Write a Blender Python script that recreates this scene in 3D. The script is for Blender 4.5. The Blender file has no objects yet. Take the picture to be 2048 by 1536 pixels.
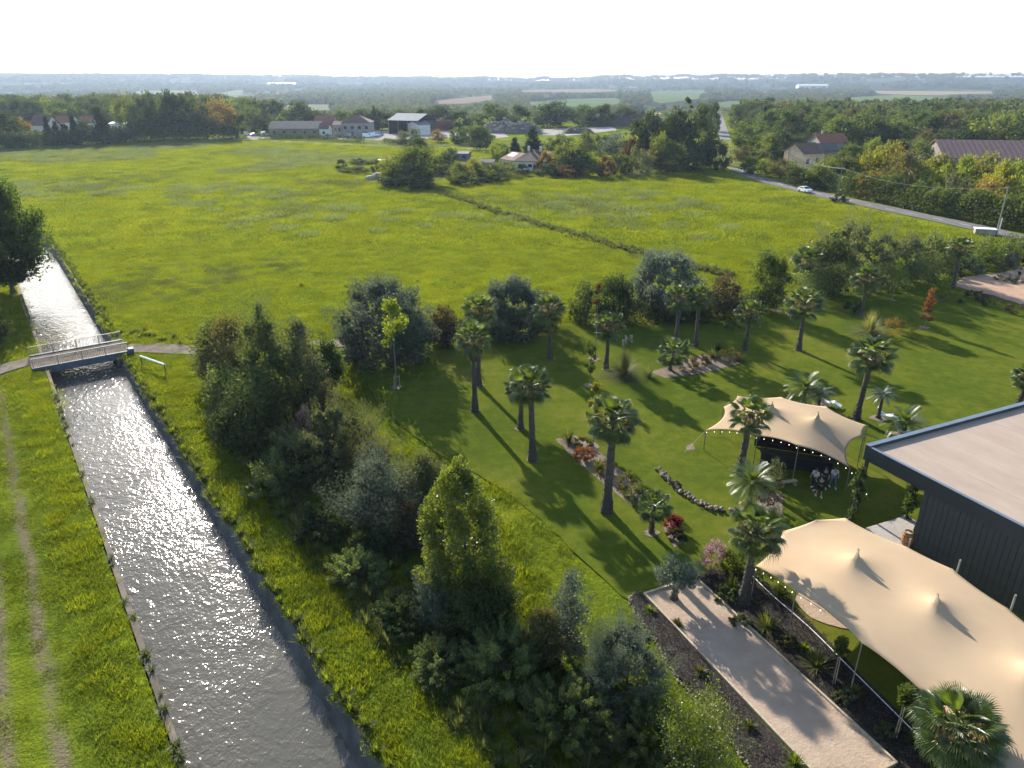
import bpy, math, random
import numpy as np
from mathutils import Vector, Matrix, noise
from mathutils.geometry import tessellate_polygon
PI = math.pi
scene = bpy.context.scene
col = scene.collection

# ---------------------------------------------------------------- camera, sky, sun, exposure
FOC, PITCH, HCAM = 1450.0, math.atan((768 - 152) / 1450.0), 28.0
CP, SP = math.cos(PITCH), math.sin(PITCH)
cam = bpy.data.cameras.new('camera')
cam.sensor_fit = 'HORIZONTAL'; cam.sensor_width = 36.0
cam.lens = 36.0 * FOC / 2048.0
cam.clip_start = 0.5; cam.clip_end = 40000
camo = bpy.data.objects.new('camera', cam); col.objects.link(camo)
camo.location = (0, 0, HCAM); camo.rotation_euler = (PI / 2 - PITCH, 0, 0)
scene.camera = camo

SUN_AZ, SUN_EL = math.radians(-23.0), math.radians(23.5)     # azimuth measured from +Y towards +X
SUN_DIR = Vector((math.sin(SUN_AZ) * math.cos(SUN_EL), math.cos(SUN_AZ) * math.cos(SUN_EL), math.sin(SUN_EL)))
world = bpy.data.worlds.new('World'); scene.world = world; world.use_nodes = True
wn = world.node_tree
bg = wn.nodes['Background']
sky = wn.nodes.new('ShaderNodeTexSky'); sky.sky_type = 'NISHITA'; sky.sun_disc = False
sky.sun_elevation = SUN_EL; sky.sun_rotation = SUN_AZ
sky.altitude = 200; sky.air_density = 1.0; sky.dust_density = 0.7; sky.ozone_density = 1.0
wn.links.new(sky.outputs[0], bg.inputs['Color']); bg.inputs['Strength'].default_value = 0.13
sun = bpy.data.lights.new('sun', 'SUN'); sun.energy = 5.0; sun.angle = math.radians(0.6); sun.color = (1.0, 0.93, 0.82)
suno = bpy.data.objects.new('sun', sun); col.objects.link(suno)
suno.rotation_euler = SUN_DIR.to_track_quat('Z', 'Y').to_euler()
scene.view_settings.view_transform = 'Standard'; scene.view_settings.look = 'None'
scene.view_settings.exposure = 1.2; scene.view_settings.gamma = 1.0
scene.view_settings.use_curve_mapping = False
scene.cycles.use_denoising = True
scene.cycles.max_bounces = 6; scene.cycles.diffuse_bounces = 3; scene.cycles.glossy_bounces = 2
scene.cycles.transmission_bounces = 4; scene.cycles.volume_bounces = 0; scene.cycles.transparent_max_bounces = 4
scene.cycles.sample_clamp_indirect = 4.0; scene.cycles.use_adaptive_sampling = True; scene.cycles.adaptive_threshold = 0.02
HAZE_DENSITY = 1.4e-4

# ---------------------------------------------------------------- surveying: where a point of the photograph stands on the ground
def G(u, v, z=0.0):
    x = (u - 1024) / FOC; y = (768 - v) / FOC
    dz = -SP + y * CP
    t = (z - HCAM) / dz
    return Vector((x * t, (CP + y * SP) * t, z))
def proj(x, y, z=0.0):
    z = z - HCAM; f = y * CP - z * SP
    return 1024 + FOC * x / f, 768 - FOC * (y * SP + z * CP) / f
def height(u, v, vt):
    p = G(u, v); lo, hi = 0.0, 80.0
    for _ in range(30):
        m = (lo + hi) / 2
        if proj(p.x, p.y, m)[1] > vt: lo = m
        else: hi = m
    return lo
def span(u, v, wpx):      # metres that wpx photo pixels cover at the ground point
    p = G(u, v); f = p.y * CP + HCAM * SP
    return wpx * f / FOC
def inpoly(px, py, poly):
    px = np.asarray(px); py = np.asarray(py); r = np.zeros(px.shape, bool); n = len(poly)
    for i in range(n):
        x0, y0 = poly[i]; x1, y1 = poly[(i + 1) % n]
        if y0 == y1: continue
        c = ((y0 > py) != (y1 > py)) & (px < (x1 - x0) * (py - y0) / (y1 - y0) + x0)
        r ^= c
    return r
def gpoly(pts): return [tuple(G(*p).xy) for p in pts]

# ---------------------------------------------------------------- objects
def tag(o, label=None, cat=None, group=None, kind=None):
    if label: o['label'] = label
    if cat: o['category'] = cat
    if group: o['group'] = group
    if kind: o['kind'] = kind
    return o
def empty(name, loc=(0, 0, 0), rz=0.0, label=None, cat=None, group=None):
    o = bpy.data.objects.new(name, None); o.empty_display_size = 0.3
    o.location = loc; o.rotation_euler = (0, 0, rz); col.objects.link(o)
    return tag(o, label, cat, group)
def link(name, me, parent=None, loc=None, rot=None, scl=None):
    o = bpy.data.objects.new(name, me); col.objects.link(o)
    if parent is not None: o.parent = parent
    if loc is not None: o.location = loc
    if rot is not None: o.rotation_euler = rot
    if scl is not None: o.scale = scl if hasattr(scl, '__len__') else (scl,) * 3
    return o
def copy_tree(o, parent=None):
    c = o.copy(); col.objects.link(c)
    if parent is not None: c.parent = parent
    for ch in o.children: copy_tree(ch, c)
    return c
def meshn(name, V, F, mats, idx=None, smooth=False):
    V = np.asarray(V, dtype=np.float32).reshape(-1, 3); F = np.asarray(F, dtype=np.int32)
    k = F.shape[1]; n = F.shape[0]
    me = bpy.data.meshes.new(name)
    me.vertices.add(len(V)); me.vertices.foreach_set('co', V.ravel())
    me.loops.add(n * k); me.loops.foreach_set('vertex_index', F.ravel())
    me.polygons.add(n); me.polygons.foreach_set('loop_start', np.arange(0, n * k, k, dtype=np.int32))
    if not isinstance(mats, (list, tuple)): mats = [mats]
    for m in mats: me.materials.append(m)
    if idx is not None: me.polygons.foreach_set('material_index', np.asarray(idx, dtype=np.int32))
    if smooth: me.polygons.foreach_set('use_smooth', np.ones(n, bool))
    me.update(calc_edges=True)
    return me
class MB:
    """collects simple solids; build() links them as one mesh object"""
    def __init__(s): s.v = []; s.f = []; s.m = []
    def add(s, V, F, m=0):
        b = len(s.v); s.v += [tuple(p) for p in V]; s.f += [tuple(b + i for i in f) for f in F]; s.m += [m] * len(F); return s
    def box(s, c, d, rz=0.0, m=0):
        c = Vector(c); cx, sx = math.cos(rz), math.sin(rz); V = []
        for k in (-.5, .5):
            for (i, j) in ((-.5, -.5), (.5, -.5), (.5, .5), (-.5, .5)):
                x, y = i * d[0], j * d[1]
                V.append((c.x + x * cx - y * sx, c.y + x * sx + y * cx, c.z + k * d[2]))
        return s.add(V, [(3, 2, 1, 0), (4, 5, 6, 7), (0, 1, 5, 4), (1, 2, 6, 5), (2, 3, 7, 6), (3, 0, 4, 7)], m)
    def tube(s, pts, r, n=8, m=0, cap=True):
        pts = [Vector(p) for p in pts]; rs = r if hasattr(r, '__len__') else [r] * len(pts)
        V = []; ref = None
        for i, p in enumerate(pts):
            d = (pts[min(i + 1, len(pts) - 1)] - pts[max(i - 1, 0)])
            d = d.normalized() if d.length > 1e-9 else Vector((0, 0, 1))
            if ref is None: ref = d.orthogonal().normalized()
            a = (ref - d * ref.dot(d)); a = a.normalized() if a.length > 1e-6 else d.orthogonal().normalized(); ref = a
            b = d.cross(a)
            for k in range(n):
                t = 2 * PI * k / n
                V.append(p + (a * math.cos(t) + b * math.sin(t)) * rs[i])
        F = []
        for i in range(len(pts) - 1):
            for k in range(n):
                F.append((i * n + k, i * n + (k + 1) % n, (i + 1) * n + (k + 1) % n, (i + 1) * n + k))
        if cap:
            F.append(tuple(reversed(range(n)))); F.append(tuple((len(pts) - 1) * n + k for k in range(n)))
        return s.add(V, F, m)
    def lathe(s, prof, c=(0, 0, 0), n=12, m=0):
        V = []; F = []
        for (r, z) in prof:
            for k in range(n):
                t = 2 * PI * k / n; V.append((c[0] + r * math.cos(t), c[1] + r * math.sin(t), c[2] + z))
        for i in range(len(prof) - 1):
            for k in range(n):
                F.append((i * n + k, i * n + (k + 1) % n, (i + 1) * n + (k + 1) % n, (i + 1) * n + k))
        F.append(tuple(reversed(range(n)))); F.append(tuple((len(prof) - 1) * n + k for k in range(n)))
        return s.add(V, F, m)
    def sheet(s, poly, z, m=0):
        P = [Vector((p[0], p[1], 0)) for p in poly]
        T = tessellate_polygon([P])
        out = []
        for t in T:
            a, b, c = (P[i] for i in t)
            t = tuple(t)
            if (b - a).cross(c - a).z < 0: t = t[::-1]
            out.append(t)
        return s.add([(p.x, p.y, z) for p in P], out, m)
    def prism(s, poly, z0, z1, m=0):
        P = [Vector((p[0], p[1], 0)) for p in poly]; n = len(P)
        area = sum(P[i].x * P[(i + 1) % n].y - P[(i + 1) % n].x * P[i].y for i in range(n))
        if area < 0: P.reverse()
        s.sheet([(p.x, p.y) for p in P], z1, m)
        V = [(p.x, p.y, z0) for p in P] + [(p.x, p.y, z1) for p in P]
        F = [(i, (i + 1) % n, n + (i + 1) % n, n + i) for i in range(n)]
        return s.add(V, F, m)
    def mesh(s, name, mats, smooth=False):
        me = bpy.data.meshes.new(name); me.from_pydata(s.v, [], s.f)
        if not isinstance(mats, (list, tuple)): mats = [mats]
        for m in mats: me.materials.append(m)
        me.polygons.foreach_set('material_index', s.m)
        if smooth: me.polygons.foreach_set('use_smooth', [True] * len(s.f))
        me.update(); return me
    def build(s, name, mats, parent=None, smooth=False, **k):
        return link(name, s.mesh(name, mats, smooth), parent, **k)

# ---------------------------------------------------------------- materials
class NT:
    def __init__(s, name):
        s.m = bpy.data.materials.new(name); s.m.use_nodes = True; s.t = s.m.node_tree
        s.t.nodes.clear(); s.out = s.n('ShaderNodeOutputMaterial')
    def n(s, ty, **k):
        nd = s.t.nodes.new(ty)
        for a, b in k.items():
            if a.startswith('i_'):
                key = a[2:]; key = int(key) if key.isdigit() else key.replace('_', ' ')
                nd.inputs[key].default_value = b
            else: setattr(nd, a, b)
        return nd
    def l(s, a, b): s.t.links.new(a, b)
    def noise(s, vec, scale, detail=4, rough=.55, dist=0.0):
        nd = s.n('ShaderNodeTexNoise', i_Scale=scale, i_Detail=detail, i_Roughness=rough, i_Distortion=dist)
        if vec is not None: s.l(vec, nd.inputs['Vector'])
        return nd.outputs['Fac']
    def ramp(s, fac, stops):
        r = s.n('ShaderNodeValToRGB'); e = r.color_ramp.elements
        while len(e) < len(stops): e.new(0.5)
        for i, (p, c) in enumerate(stops):
            e[i].position = p; e[i].color = (*c, 1) if hasattr(c, '__len__') else (c, c, c, 1)
        s.l(fac, r.inputs[0]); return r.outputs[0]
    def mix(s, fac, a, b, mode='MIX'):
        m = s.n('ShaderNodeMix', data_type='RGBA', blend_type=mode)
        for v, k in ((fac, 0), (a, 6), (b, 7)):
            if hasattr(v, 'is_linked'): s.l(v, m.inputs[k])
            else: m.inputs[k].default_value = (*v, 1) if hasattr(v, '__len__') else v
        return m.outputs[2]
    def math(s, op, a, b=0.0, c=0.0, clamp=False):
        m = s.n('ShaderNodeMath', operation=op, use_clamp=clamp)
        for i, v in enumerate((a, b, c)):
            if hasattr(v, 'is_linked'): s.l(v, m.inputs[i])
            else: m.inputs[i].default_value = v
        return m.outputs[0]
    def geo(s): return s.n('ShaderNodeNewGeometry')
    def pos(s): return s.geo().outputs['Position']
    def objc(s): return s.n('ShaderNodeTexCoord').outputs['Object']
    def scale(s, vec, v):
        m = s.n('ShaderNodeMapping'); m.inputs['Scale'].default_value = v; s.l(vec, m.inputs[0]); return m.outputs[0]
    def bump(s, h, strength=.5, dist=.05, normal=None):
        b = s.n('ShaderNodeBump', i_Strength=strength, i_Distance=dist); s.l(h, b.inputs['Height'])
        if normal is not None: s.l(normal, b.inputs['Normal'])
        return b.outputs[0]
    def bsdf(s, color, rough=.8, spec=.3, metal=0.0, normal=None, **k):
        b = s.n('ShaderNodeBsdfPrincipled')
        for v, nm in ((color, 'Base Color'), (rough, 'Roughness'), (spec, 'Specular IOR Level'), (metal, 'Metallic')):
            if hasattr(v, 'is_linked'): s.l(v, b.inputs[nm])
            else: b.inputs[nm].default_value = (*v, 1) if hasattr(v, '__len__') else v
        if normal is not None: s.l(normal, b.inputs['Normal'])
        s.l(b.outputs[0], s.out.inputs[0]); return b

def plain(name, c, rough=.7, var=.15, scale=3.0, metal=0.0, spec=.3, bump=0.0, bdist=.02, objspace=True):
    t = NT(name); p = t.objc() if objspace else t.pos()
    f = t.noise(p, scale, 5, .6)
    c1 = tuple(x * (1 - var) for x in c); c2 = tuple(min(1, x * (1 + var)) for x in c)
    cc = t.ramp(f, [(.3, c1), (.7, c2)])
    nm = t.bump(t.noise(p, scale * 6, 3), bump, bdist) if bump else None
    t.bsdf(cc, rough, spec, metal, nm); return t.m

def leafmat(name, stops, trans=.45, gloss=.025, rough=.55, tboost=1.9, yellow=(1.25, 1.15, .45)):
    """two-sided leaf: diffuse + translucent (+ a little shine); colour varies leaf by leaf, clump by clump and plant by plant"""
    t = NT(name); g = t.geo()
    ri = g.outputs['Random Per Island']; oi = t.n('ShaderNodeObjectInfo').outputs['Random']
    nz = t.noise(t.objc(), .8, 2)
    f = t.math('ADD', t.math('MULTIPLY', ri, .55), t.math('MULTIPLY', nz, .45))
    c = t.ramp(f, stops)
    v = t.math('ADD', t.math('MULTIPLY', oi, .5), .75)
    c = t.mix(1.0, c, t.n('ShaderNodeCombineColor').outputs[0], 'MULTIPLY') if False else c
    hs = t.n('ShaderNodeHueSaturation'); t.l(c, hs.inputs['Color']); t.l(v, hs.inputs['Value'])
    c = hs.outputs[0]
    d = t.n('ShaderNodeBsdfDiffuse'); t.l(c, d.inputs[0])
    tc = t.mix(1.0, c, tuple(x * tboost for x in yellow), 'MULTIPLY')
    tr = t.n('ShaderNodeBsdfTranslucent'); t.l(tc, tr.inputs[0])
    m = t.n('ShaderNodeMixShader'); m.inputs[0].default_value = trans
    t.l(d.outputs[0], m.inputs[1]); t.l(tr.outputs[0], m.inputs[2])
    gl = t.n('ShaderNodeBsdfGlossy', i_Roughness=rough)
    m2 = t.n('ShaderNodeMixShader'); m2.inputs[0].default_value = gloss
    t.l(m.outputs[0], m2.inputs[1]); t.l(gl.outputs[0], m2.inputs[2]); t.l(m2.outputs[0], t.out.inputs[0])
    return t.m

M = {}
def lm(key, a, b, c=None, **k):
    st = [(.25, a), (.75, b)] if c is None else [(.2, a), (.5, b), (.8, c)]
    M[key] = leafmat(key, st, **k)
lm('leaf_oak', (0.022, 0.039, 0.011), (0.050, 0.077, 0.018))
lm('leaf_mid', (.030, .050, .012), (.070, .095, .020))
lm('leaf_light', (.055, .080, .015), (.110, .130, .025))
lm('leaf_dark', (0.024, 0.040, 0.016), (0.055, 0.078, 0.024), trans=.3)
lm('leaf_conifer', (.010, .020, .009), (.024, .036, .014), trans=.15, gloss=.02)
lm('leaf_silver', (0.058, 0.077, 0.053), (0.131, 0.155, 0.110), trans=.25, gloss=.03, yellow=(1, 1, .8))
lm('leaf_olive', (0.055, 0.072, 0.036), (0.117, 0.131, 0.068), trans=.3, gloss=.03)
lm('leaf_yellow', (.085, .105, .015), (.165, .160, .018), trans=.45)
lm('leaf_lime', (.060, .095, .012), (.125, .150, .020), trans=.5)
lm('leaf_orange', (.085, .085, .018), (.175, .105, .022), (.13, .13, .02), trans=.4, yellow=(1.2, 1, .5))
lm('leaf_rustdull', (.060, .040, .020), (.125, .055, .025), trans=.3)
lm('leaf_rust', (0.088, 0.036, 0.014), (0.160, 0.060, 0.020), trans=.4)
lm('leaf_red', (0.069, 0.010, 0.011), (0.126, 0.020, 0.020), trans=.4, yellow=(1.2, .8, .7))
lm('leaf_brown', (0.058, 0.060, 0.022), (0.118, 0.110, 0.043), trans=.3)
lm('leaf_pink', (.16, .10, .10), (.34, .22, .21), trans=.3, yellow=(1, .9, .9))
lm('leaf_plum', (.045, .036, .024), (.080, .064, .038), trans=.25)
lm('leaf_poplar', (.050, .080, .015), (.120, .145, .025), trans=.45, gloss=.05, rough=.42)
lm('leaf_teal', (0.057, 0.085, 0.036), (0.127, 0.159, 0.063), trans=.4)
lm('palm_leaf', (.055, .088, .016), (.10, .140, .026), trans=.42, gloss=.07, rough=.42, tboost=1.9)
lm('palm_blue', (.075, .10, .075), (.13, .16, .12), trans=.25, gloss=.07, rough=.42, yellow=(1, 1, .8))
lm('palm_dead', (.090, .078, .045), (.165, .135, .085), trans=.25)
lm('blade', (.045, .070, .015), (.110, .120, .030), trans=.4)
lm('pampas_blade', (.12, .135, .06), (.21, .215, .11), trans=.4, gloss=.02)
lm('plume', (.32, .28, .22), (.5, .46, .38), trans=.4, yellow=(1, 1, 1))
lm('grass_blade', (.062, .098, .014), (.108, .142, .018), (.180, .190, .03), trans=.5, gloss=.0, tboost=1.6, yellow=(1.12, 1.12, .45))
lm('meadow_blade', (.085, .112, .010), (.140, .165, .012), (.215, .215, .018), trans=.5, gloss=.0, tboost=1.7, yellow=(1.15, 1.12, .4))
lm('weed_blade', (.052, .070, .022), (.095, .110, .042), trans=.4, gloss=.03)
lm('pale_weed', (.105, .13, .045), (.17, .19, .075), trans=.35, gloss=.03, yellow=(1, 1, .7))
M['bark'] = plain('bark', (.085, .065, .048), .9, .4, 8, bump=.6)
M['bark_pale'] = plain('bark_pale', (.22, .19, .15), .9, .35, 8, bump=.4)
M['palm_bark'] = plain('palm_bark', (.095, .078, .065), .9, .45, 14, bump=1.0, bdist=.05)
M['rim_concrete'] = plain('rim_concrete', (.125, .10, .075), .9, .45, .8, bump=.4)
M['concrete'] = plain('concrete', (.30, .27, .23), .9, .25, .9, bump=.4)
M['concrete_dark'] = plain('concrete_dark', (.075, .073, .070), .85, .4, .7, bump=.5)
M['steel_blue'] = plain('steel_blue', (.075, .095, .12), .6, .3, 1.2)
M['rail_metal'] = plain('rail_metal', (.30, .275, .24), .6, .2, 2, metal=.2)
M['rail_rust'] = plain('rail_rust', (.26, .18, .13), .7, .3, 4)
M['white'] = plain('white', (.78, .78, .76), .45, .04, 2)
M['timber'] = plain('timber', (.40, .32, .22), .8, .25, 5, bump=.3)
M['dark_metal'] = plain('dark_metal', (.030, .036, .042), .45, .2, 1, spec=.5)
M['post'] = plain('post', (.22, .19, .15), .85, .3, 3, bump=.3)
M['wire'] = plain('wire', (.25, .25, .24), .5, .1, 1)
M['stone'] = plain('stone', (.25, .195, .15), .9, .45, 2.5, bump=.6)
M['window_dark'] = plain('window_dark', (.02, .025, .03), .12, .1, 1, spec=.8)
M['rubber'] = plain('rubber', (.02, .02, .02), .8, .1, 1)
# ================================================================ ground
CA = Vector((-.7185, 1, 0)).normalized()          # direction of the canal
CN = Vector((CA.y, -CA.x, 0))                     # to its right
def cds(x, y): return x * CN.x + y * CN.y, x * CA.x + y * CA.y
def bendx(y): return -.0045 * max(0.0, y - 122.0) ** 2 if y < 330 else -.0045 * 208 ** 2 - 1.872 * (y - 330)
def cpt(d, s, z=0.0):
    y = CN.y * d + CA.y * s; return Vector((CN.x * d + CA.x * s + bendx(y), y, z))
D_L = cds(-34.2, 50.5)[0]; D_RW = cds(-23.3, 46.5)[0]; D_RT = D_RW + .48
WATER_Z = -1.2
def x_at(d, y):   # x of the line at offset d for a given y
    s = (y - CN.y * d) / CA.y
    return CN.x * d + CA.x * s + bendx(y)

def fbm(x, y, s, seed=0.0):
    return noise.fractal(Vector((x * s + seed, y * s - seed, seed * .37)), 1.0, 2.0, 4)
VALLEY = -26.0
def hill(x, y):
    """the plateau of the gardens ends in a wide valley, with low hills on its far side"""
    r = math.hypot(x, y)
    if r < 400 or y < 0: return 0.0
    a = math.atan2(x, y)
    r0 = 570 + 150 * min(1, max(0, (a - .20) / .12)) + 100 * min(1, max(0, (-a - .32) / .1))
    t = min(1.0, max(0.0, (r - r0) / 330.0)); z = VALLEY * t * t * (3 - 2 * t)
    if r > 3300:
        uu = 1024 + FOC * 1.086 * math.tan(max(-1.2, min(1.2, a)))
        off = float(np.interp(uu, [-400, 0, 220, 450, 1000, 1500, 1800, 1950, 2200], [4, 5, 4, 0, -5, 0, 4.5, 2, 2])) + 3.0 * fbm(a * 26, 0, 1.0, 3.3)
        crest = 28 + off / 1450.0 * 1.05 * 6200
        t = min(1.0, (r - 3300) / 2900.0); t = t * t * (3 - 2 * t); back = max(0.0, 1 - max(0.0, r - 6600) / 3000.0)
        z += (min(crest, 47) - VALLEY) * t * back + 9 * fbm(x, y, .0012, 7.1) * math.sin(PI * min(1.0, t))
        z = min(z, 48)
    return z

def ground_material():
    t = NT('meadow_ground'); p = t.pos()
    big = t.noise(p, .018, 5, .6); mid = t.noise(p, .11, 5, .6); fine = t.noise(p, 1.3, 6, .7); clod = t.noise(p, 5.0, 4, .7)
    f = t.math('ADD', t.math('MULTIPLY', big, .55), t.math('ADD', t.math('MULTIPLY', mid, .3), t.math('MULTIPLY', fine, .22)))
    c = t.ramp(f, [(.40, (.060, .090, .014)), (.49, (.110, .150, .014)), (.56, (.170, .205, .014)), (.64, (.235, .230, .020))])
    brown = t.math('MULTIPLY', t.ramp(t.noise(p, .045, 4, .7, .4), [(.58, 0.0), (.68, 1.0)]), .55)
    c = t.mix(brown, c, (.095, .095, .040))
    # pale seeding weeds in the far half of the meadow
    sx = t.n('ShaderNodeSeparateXYZ'); t.l(p, sx.inputs[0])
    far = t.n('ShaderNodeMapRange', i_1=150.0, i_2=260.0); t.l(sx.outputs[1], far.inputs[0])
    pale = t.ramp(t.noise(p, .035, 5, .65, .5), [(.50, 0.0), (.60, 1.0)])
    c = t.mix(t.math('MULTIPLY', t.math('MULTIPLY', far.outputs[0], pale), .5), c, (.150, .175, .070))
    # two wheel ruts beside the canal
    dp = t.n('ShaderNodeVectorMath', operation='DOT_PRODUCT'); t.l(p, dp.inputs[0]); dp.inputs[1].default_value = tuple(CN)
    wob = t.math('MULTIPLY', t.math('SUBTRACT', t.noise(p, .25, 3), .5), 1.1)
    dd = t.math('ADD', dp.outputs['Value'], wob)
    rut = None
    for dc in (-4.6, -2.75):
        a = t.math('ABSOLUTE', t.math('SUBTRACT', dd, dc))
        r = t.n('ShaderNodeMapRange', i_1=.08, i_2=.55, i_3=1.0, i_4=0.0); t.l(a, r.inputs[0])
        rut = r.outputs[0] if rut is None else t.math('MAXIMUM', rut, r.outputs[0])
    patchy = t.ramp(t.noise(p, .16, 5, .7), [(.36, 0.1), (.50, 1.0)])
    rut = t.math('MULTIPLY', rut, patchy)
    worn = t.n('ShaderNodeMapRange', i_1=-6.6, i_2=-5.8); t.l(dd, worn.inputs[0])
    worn2 = t.n('ShaderNodeMapRange', i_1=-1.6, i_2=-.9, i_3=1.0, i_4=0.0); t.l(dd, worn2.inputs[0])
    tr = t.math('MULTIPLY', t.math('MULTIPLY', worn.outputs[0], worn2.outputs[0]), .15)
    c = t.mix(tr, c, (.050, .075, .018))
    c = t.mix(t.math('MULTIPLY', rut, .95), c, (.165, .135, .085))
    # far country: woods and fields
    vor = t.n('ShaderNodeTexVoronoi', i_Scale=.0035); t.l(t.scale(p, (1, .45, 1)), vor.inputs['Vector'])
    fld = t.ramp(vor.outputs['Color'], [(.2, (.050, .075, .028)), (.45, (.095, .10, .045)), (.6, (.07, .095, .035)), (.8, (.14, .125, .07))])
    wd = t.ramp(t.noise(t.scale(p, (1, .4, 1)), .0032, 6, .62), [(.45, 0.0), (.53, 1.0)])
    cf = t.mix(wd, fld, (.028, .042, .020))
    df = t.n('ShaderNodeMapRange', i_1=520.0, i_2=640.0); t.l(sx.outputs[1], df.inputs[0])
    c = t.mix(df.outputs[0], c, cf)
    h = t.math('ADD', t.math('MULTIPLY', fine, .5), t.math('MULTIPLY', clod, .5))
    bn = t.n('ShaderNodeBump', i_Distance=.35); t.l(h, bn.inputs['Height']); t.l(t.math('MULTIPLY_ADD', df.outputs[0], -.9, .9), bn.inputs['Strength']); nm = bn.outputs[0]
    t.bsdf(c, 1.0, .0, 0, nm); return t.m
M['meadow'] = ground_material()

def build_ground():
    ys = [-70.0]
    while ys[-1] < 14000: ys.append(ys[-1] + max(1.5, (ys[-1]) * .03))
    cs = [0.0, .25, .6, 1.1]
    while cs[-1] < 13500: cs.append(cs[-1] + max(.8, cs[-1] * .05))
    V = []; F = []
    for side in (-1, 1):
        b = len(V); nc = len(cs)
        for y in ys:
            x0 = x_at(D_L - .38 if side < 0 else D_RT, y)
            for j, c in enumerate(cs):
                x = x0 + side * c
                z = hill(x, y)
                if c > 0 and abs(x) < 260 and -20 < y < 320: z += .07 * fbm(x, y, .35, 1.0) - .02
                if j == 0: z = -.06
                V.append((x, y, z))
        for i in range(len(ys) - 1):
            for j in range(nc - 1):
                q = (b + i * nc + j, b + i * nc + j + 1, b + (i + 1) * nc + j + 1, b + (i + 1) * nc + j)
                F.append(q if side > 0 else q[::-1])
    me = meshn('ground', V, F, M['meadow'], smooth=True)
    o = link('ground', me); tag(o, kind='structure'); return o
build_ground()

# ---------------------------------------------------------------- canal
def water_material():
    t = NT('canal_water'); p = t.pos()
    # flow frame: stretch a little along the canal
    mp = t.n('ShaderNodeMapping'); mp.inputs['Rotation'].default_value = (0, 0, -math.atan2(CA.y, CA.x)); t.l(p, mp.inputs[0])
    q = t.scale(mp.outputs[0], (.8, 1.0, 1.0))
    w1 = t.noise(q, 1.1, 1, .5, .8); w2 = t.noise(q, 3.2, 1, .5, .5); w3 = t.noise(q, 7.5, 1, .5)
    calm = t.ramp(t.noise(t.scale(p, (1, .5, 1)), .16, 3, .6), [(.34, .40), (.56, 1.0)])
    w2 = t.math('MULTIPLY', w2, calm); w3 = t.math('MULTIPLY', w3, calm)
    n1 = t.bump(w1, 1.0, .045); n2 = t.bump(w2, 1.0, .040, n1); n3 = t.bump(w3, 1.0, .024, n2)
    c = t.ramp(t.noise(p, .12, 3), [(.35, (.080, .076, .062)), (.65, (.110, .102, .082))])
    b = t.bsdf(c, .095, .5, 0, n3); b.inputs['IOR'].default_value = 1.33
    return t.m
M['water'] = water_material()
t_ = MB()
S0, S1 = -70.0, 800.0
def strip(mb, prof, s0=S0, s1=S1, step=4.0, m=0, jit=0.0, rng=random.Random(5)):
    n = max(2, int((s1 - s0) / step)); rows = []
    for i in range(n + 1):
        s = s0 + (s1 - s0) * i / n
        rows.append([cpt(d + (rng.uniform(-jit, jit) if k in (0, len(prof) - 1) else 0), s, z) for k, (d, z) in enumerate(prof)])
    k = len(prof); V = [p for r in rows for p in r]
    F = [(i * k + j, i * k + j + 1, (i + 1) * k + j + 1, (i + 1) * k + j) for i in range(n) for j in range(k - 1)]
    mb.add(V, F, m)
w = MB(); strip(w, [(D_L - .2, WATER_Z), (D_RW + .25, WATER_Z)], step=6); tag(w.build('canal_water', M['water'], smooth=True), kind='structure')
w = MB(); strip(w, [(D_L - .2, -2.6), (D_RW + .4, -2.6)], step=40); tag(w.build('canal_bed', M['concrete_dark']), kind='structure')
# left rim and wall, right sloping lining
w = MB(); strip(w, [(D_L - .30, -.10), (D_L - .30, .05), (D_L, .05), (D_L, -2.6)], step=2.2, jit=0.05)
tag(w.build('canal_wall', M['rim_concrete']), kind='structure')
M['lining'] = M['concrete_dark']  # darker than the left wall: the right face's shade is put into the colour
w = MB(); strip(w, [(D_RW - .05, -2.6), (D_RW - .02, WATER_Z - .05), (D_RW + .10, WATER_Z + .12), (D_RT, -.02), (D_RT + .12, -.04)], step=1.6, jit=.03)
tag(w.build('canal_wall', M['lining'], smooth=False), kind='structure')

# ---------------------------------------------------------------- lawn, paths, road
def lawn_material():
    t = NT('mown_lawn'); p = t.pos()
    a = t.noise(p, .10, 5, .6, .3); b = t.noise(p, .9, 5, .7); c = t.noise(p, 9, 3, .7)
    f = t.math('ADD', t.math('MULTIPLY', a, .55), t.math('MULTIPLY', b, .45))
    k = t.ramp(f, [(.34, (.046, .070, .008)), (.46, (.080, .106, .010)), (.54, (.120, .134, .014)), (.64, (.170, .150, .030))])
    k = t.mix(.35, k, t.ramp(c, [(.3, (.03, .05, .01)), (.7, (.10, .125, .02))]))
    h = t.math('ADD', t.math('MULTIPLY', c, .5), t.math('MULTIPLY', b, .6))
    t.bsdf(k, 1.0, .0, 0, t.bump(h, .5, .10)); return t.m
M['lawn'] = lawn_material()
LAWN_PX = [(700, 690), (718, 740), (752, 800), (800, 850), (870, 905), (935, 940), (1010, 985), (1080, 1040), (1160, 1115), (1240, 1190), (1262, 1205),
           (1320, 1180), (1400, 1160), (1480, 1160), (1700, 1400), (1900, 1560), (2500, 1560), (2700, 900), (2500, 660), (2200, 640), (2048, 612), (1990, 596), (1930, 580),
           (1900, 560), (1760, 560), (1600, 590), (1450, 610), (1250, 640), (1000, 655), (800, 670)]
def densify(poly, step=2.0, jit=.12, rng=random.Random(3)):
    out = []
    for i in range(len(poly)):
        a = Vector(poly[i]); b = Vector(poly[(i + 1) % len(poly)]); n = max(1, int((b - a).length / step))
        for k in range(n):
            q = a.lerp(b, k / n); out.append((q.x + rng.uniform(-jit, jit), q.y + rng.uniform(-jit, jit)))
    return out
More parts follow.
